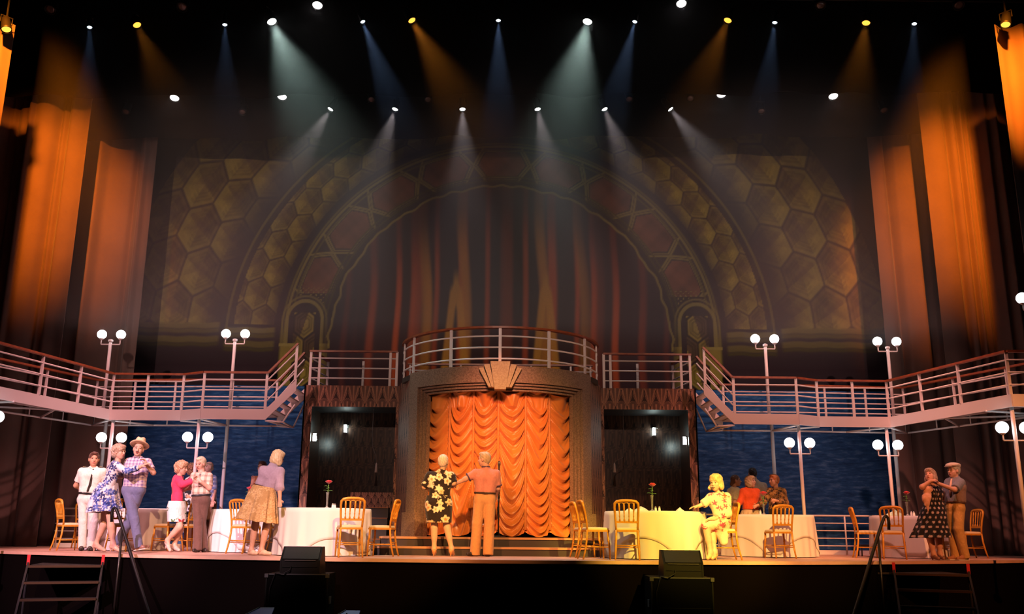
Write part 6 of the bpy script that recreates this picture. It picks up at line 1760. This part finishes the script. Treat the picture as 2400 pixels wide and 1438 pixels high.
p = Person('dark haired person in cream shirt seen from behind, between the orange cardigan and leopard top', VW4, 19.7,
           dict(head=(978, 182), neck=(1010, 270), shL=(930, 340), shR=(1135, 350), elL=(900, 520), waL=(960, 640, 0.1), elR=(1180, 520), waR=(1130, 640, 0.1), hipL=(985, 690), hipR=(1090, 690),
                knL=(985, 980), knR=(1090, 980), anL=(985, 1240), anR=(1090, 1240), toeL=(980, 1280, 0.1), toeR=(1095, 1280, 0.1)), TANS, 1.06, face=(-0.2, 1, 0), hs=1.0)
p.body((None, None)); p.hair('short', (0.025, 0.014, 0.012), seed=1.1); p.top(solid((0.66, 0.50, 0.36)), 'cream_shirt', (1.2, 1.2), hem=0.06, g=0.022); p.trousers(solid((0.03, 0.025, 0.03))); p.shoes(BLACK)
LEO = speckle((0.36, 0.18, 0.05), (0.03, 0.018, 0.012), 120, 0.05)
p = Person('person with short ginger hair in leopard print top behind the large leafy rose', VW4, 19.25,
           dict(head=(1282, 275), neck=(1310, 365), shL=(1225, 420, 0.05), shR=(1405, 425), elL=(1140, 580, -0.06), waL=(1040, 625, -0.20), elR=(1450, 590), waR=(1310, 555, -0.18), hipL=(1275, 700), hipR=(1375, 700),
                knL=(1275, 980), knR=(1375, 980), anL=(1275, 1240), anR=(1375, 1240), toeL=(1255, 1290, -0.1), toeR=(1370, 1290, -0.1)), (0.66, 0.34, 0.22), 0.95, face=(-0.92, -0.35, 0.0), hs=1.04, fem=True)
p.body(('relax', 'grip'), hdir=(None, (-1, -0.1, 0.1)), male=False); p.hair('short', (0.62, 0.22, 0.05), (0.42, 0.12, 0.03), seed=0.2)
p.top(LEO, 'leopard_top', (1.8, 1.8), hem=0.02, g=0.022, sg=0.020, neck=0.09); p.trousers(solid((0.03, 0.025, 0.03))); p.shoes(BLACK)


# polka dot dancer and flat cap dancer
def dots(P):
    u_ = np.arctan2(P[:, 0], -P[:, 1]) * 0.21 / 0.092; v_ = P[:, 2] / 0.080
    row = np.round(v_); du = u_ - 0.5 * np.mod(row, 2); du = (du - np.round(du)) * 0.092; dv = (v_ - row) * 0.080
    out = np.tile(np.array((0.012, 0.010, 0.012)), (len(P), 1)); out[np.hypot(du, dv) < 0.021] = (0.52, 0.40, 0.42)
    return out


p = Person('person in black polka dot dress with peach shawl dancing with the flat cap partner', VW5, 16.45,
           dict(head=(1040, 258), neck=(1075, 365), shL=(985, 430, -0.02), shR=(1160, 430, 0.08), elL=(925, 405, -0.20), waL=(1040, 325, -0.24), elR=(1200, 560, 0.26), waR=(1240, 480, 0.38), hipL=(1040, 700), hipR=(1130, 700, 0.06),
                knL=(1035, 1080), knR=(1150, 1080, 0.06), anL=(1082, 1300, -0.02, 0.11), anR=(1170, 1305, 0.06, 0.11), toeL=(1145, 1352, -0.14), toeR=(1212, 1352, -0.05)), (0.68, 0.36, 0.28), 0.94, face=(-0.72, -0.62, 0.30), up=(-0.2, 0, 1), hs=1.06, fem=True)
p.body(('grip', None), hdir=((1, -0.1, 0.25), None), hnorm=((0, 0.5, -1), None), male=False); p.hair('bob', (0.28, 0.17, 0.13), (0.40, 0.28, 0.22), seed=1.4)
p.top(dots, 'dress_bodice', (None, None), hem=0.05, g=0.014, neck=0.10, vneck=True)
p.skirt([(1095, 610, 0.02, 0.155, 0.13, 0), (1080, 720, 0.02, 0.205, 0.18, 0.008), (1060, 920, 0.02, 0.255, 0.225, 0.022), (1045, 1085, 0.02, 0.315, 0.28, 0.045, 0.01)], dots, 'dress_skirt', 10, seed=6)
J = p.J
q0 = J['shL'] + V3(-0.01, -0.06, 0.03); q1 = at(2000 + 985 / 5.753, 1070 + 560 / 5.753, 16.25) - p.base; q2 = at(2000 + 1010 / 5.753, 1070 + 735 / 5.753, 16.22) - p.base
V, Q = build([('c', q0, q1, 0.055, 0.062), ('c', q1, q2, 0.062, 0.010), ('c', q1 + V3(-0.05, 0, 0.04), q2 + V3(-0.05, 0, 0.10), 0.03, 0.012), ('c', q0 + V3(0.03, 0, 0), q1 + V3(0.05, 0, 0), 0.04, 0.03)], 0.01, 0.03, rip=(0.007, 45, 0.5))
obj('peach_shawl', V, Q, COSTUME, p.root, True, solid((0.78, 0.42, 0.30))(V)); p.shoes((0.30, 0.15, 0.12), 0.05)
p = Person('person in flat cap, grey shirt and waistcoat with tan trousers dancing', VW5, 16.5,
           dict(head=(1352, 190), neck=(1368, 275), shL=(1300, 345, 0.10), shR=(1440, 350, -0.06), elL=(1220, 480, 0.20), waL=(1180, 560, 0.16), elR=(1362, 442, -0.20), waR=(1128, 352, -0.22), hipL=(1330, 690, 0.06), hipR=(1420, 690, -0.05),
                knL=(1335, 980, 0.06), knR=(1415, 970, -0.08), anL=(1375, 1280, 0.04), anR=(1500, 1280, -0.06), toeL=(1285, 1345, -0.03), toeR=(1405, 1350, -0.14)), (0.66, 0.38, 0.32), 1.06, face=(-0.92, -0.36, 0.02), hs=1.08)
p.body((None, 'grip'), hdir=(None, (-1, 0, 0.3)), hnorm=(None, (0, 0.4, -1))); p.hair('short', (0.50, 0.45, 0.42), seed=0.1)
p.top(solid((0.20, 0.21, 0.28)), 'grey_shirt', (0.9, 0.88), hem=0.08, g=0.022, sg=0.030)
V, Q = build(p.torso(0.034), 0.0125, 0.035, [(p.hm + p.axis * 0.10, -p.axis), (p.sm - p.axis * 0.03, p.axis), ((p.sm + p.hm) / 2 + p.f * 0.10, p.f * 1.0 + V3(0, 0, 0))])
obj('waistcoat', V, Q, COSTUME, p.root, True, solid((0.26, 0.17, 0.15))(V))
p.trousers(solid((0.62, 0.36, 0.12)), (0.084, 0.074, 0.064), drop=0.05); p.band(solid((0.10, 0.05, 0.04)), 'belt', 0.075, 0.11, 0.028); p.shoes((0.42, 0.18, 0.08), sole=True)
c, u, f, r = p.J['head'], p.u, p.f, p.r; M = np.stack([r, f, u])
V, Q = build([('e', c + (f * -0.005 + u * 0.098) * 1.08, V3(0.100, 0.118, 0.040) * 1.08, M), ('e', c + (f * 0.045 + u * 0.085) * 1.08, V3(0.088, 0.085, 0.024) * 1.08, M), ('e', c + (f * -0.05 + u * 0.075) * 1.08, V3(0.085, 0.06, 0.04) * 1.08, M)], 0.008, 0.03)
hc_ = obj('flat_cap', V, Q, COSTUME, p.root, True, solid((0.55, 0.45, 0.40))(V))
V, Q = build([('e', c + (f * 0.105 + u * 0.068) * 1.08, V3(0.070, 0.055, 0.010) * 1.08, M)], 0.007, 0.03); obj('cap_peak', V, Q, COSTUME, hc_, True, solid((0.50, 0.40, 0.36))(V))
nk = p.J['neck'] + p.f * 0.075 - V3(0, 0, 0.03)
MB().tube([nk, nk + p.f * 0.055 - V3(0, 0, 0.16), nk + p.f * 0.065 - V3(0, 0, 0.30)], [0.018, 0.028, 0.024], 8).obj('tie', mat('peach_tie', (0.62, 0.40, 0.32), 0.6), p.root, True)
# ------------------------------------------------------------------ clean up helper properties
for o in bpy.data.objects:
    if '_w' in o: del o['_w']
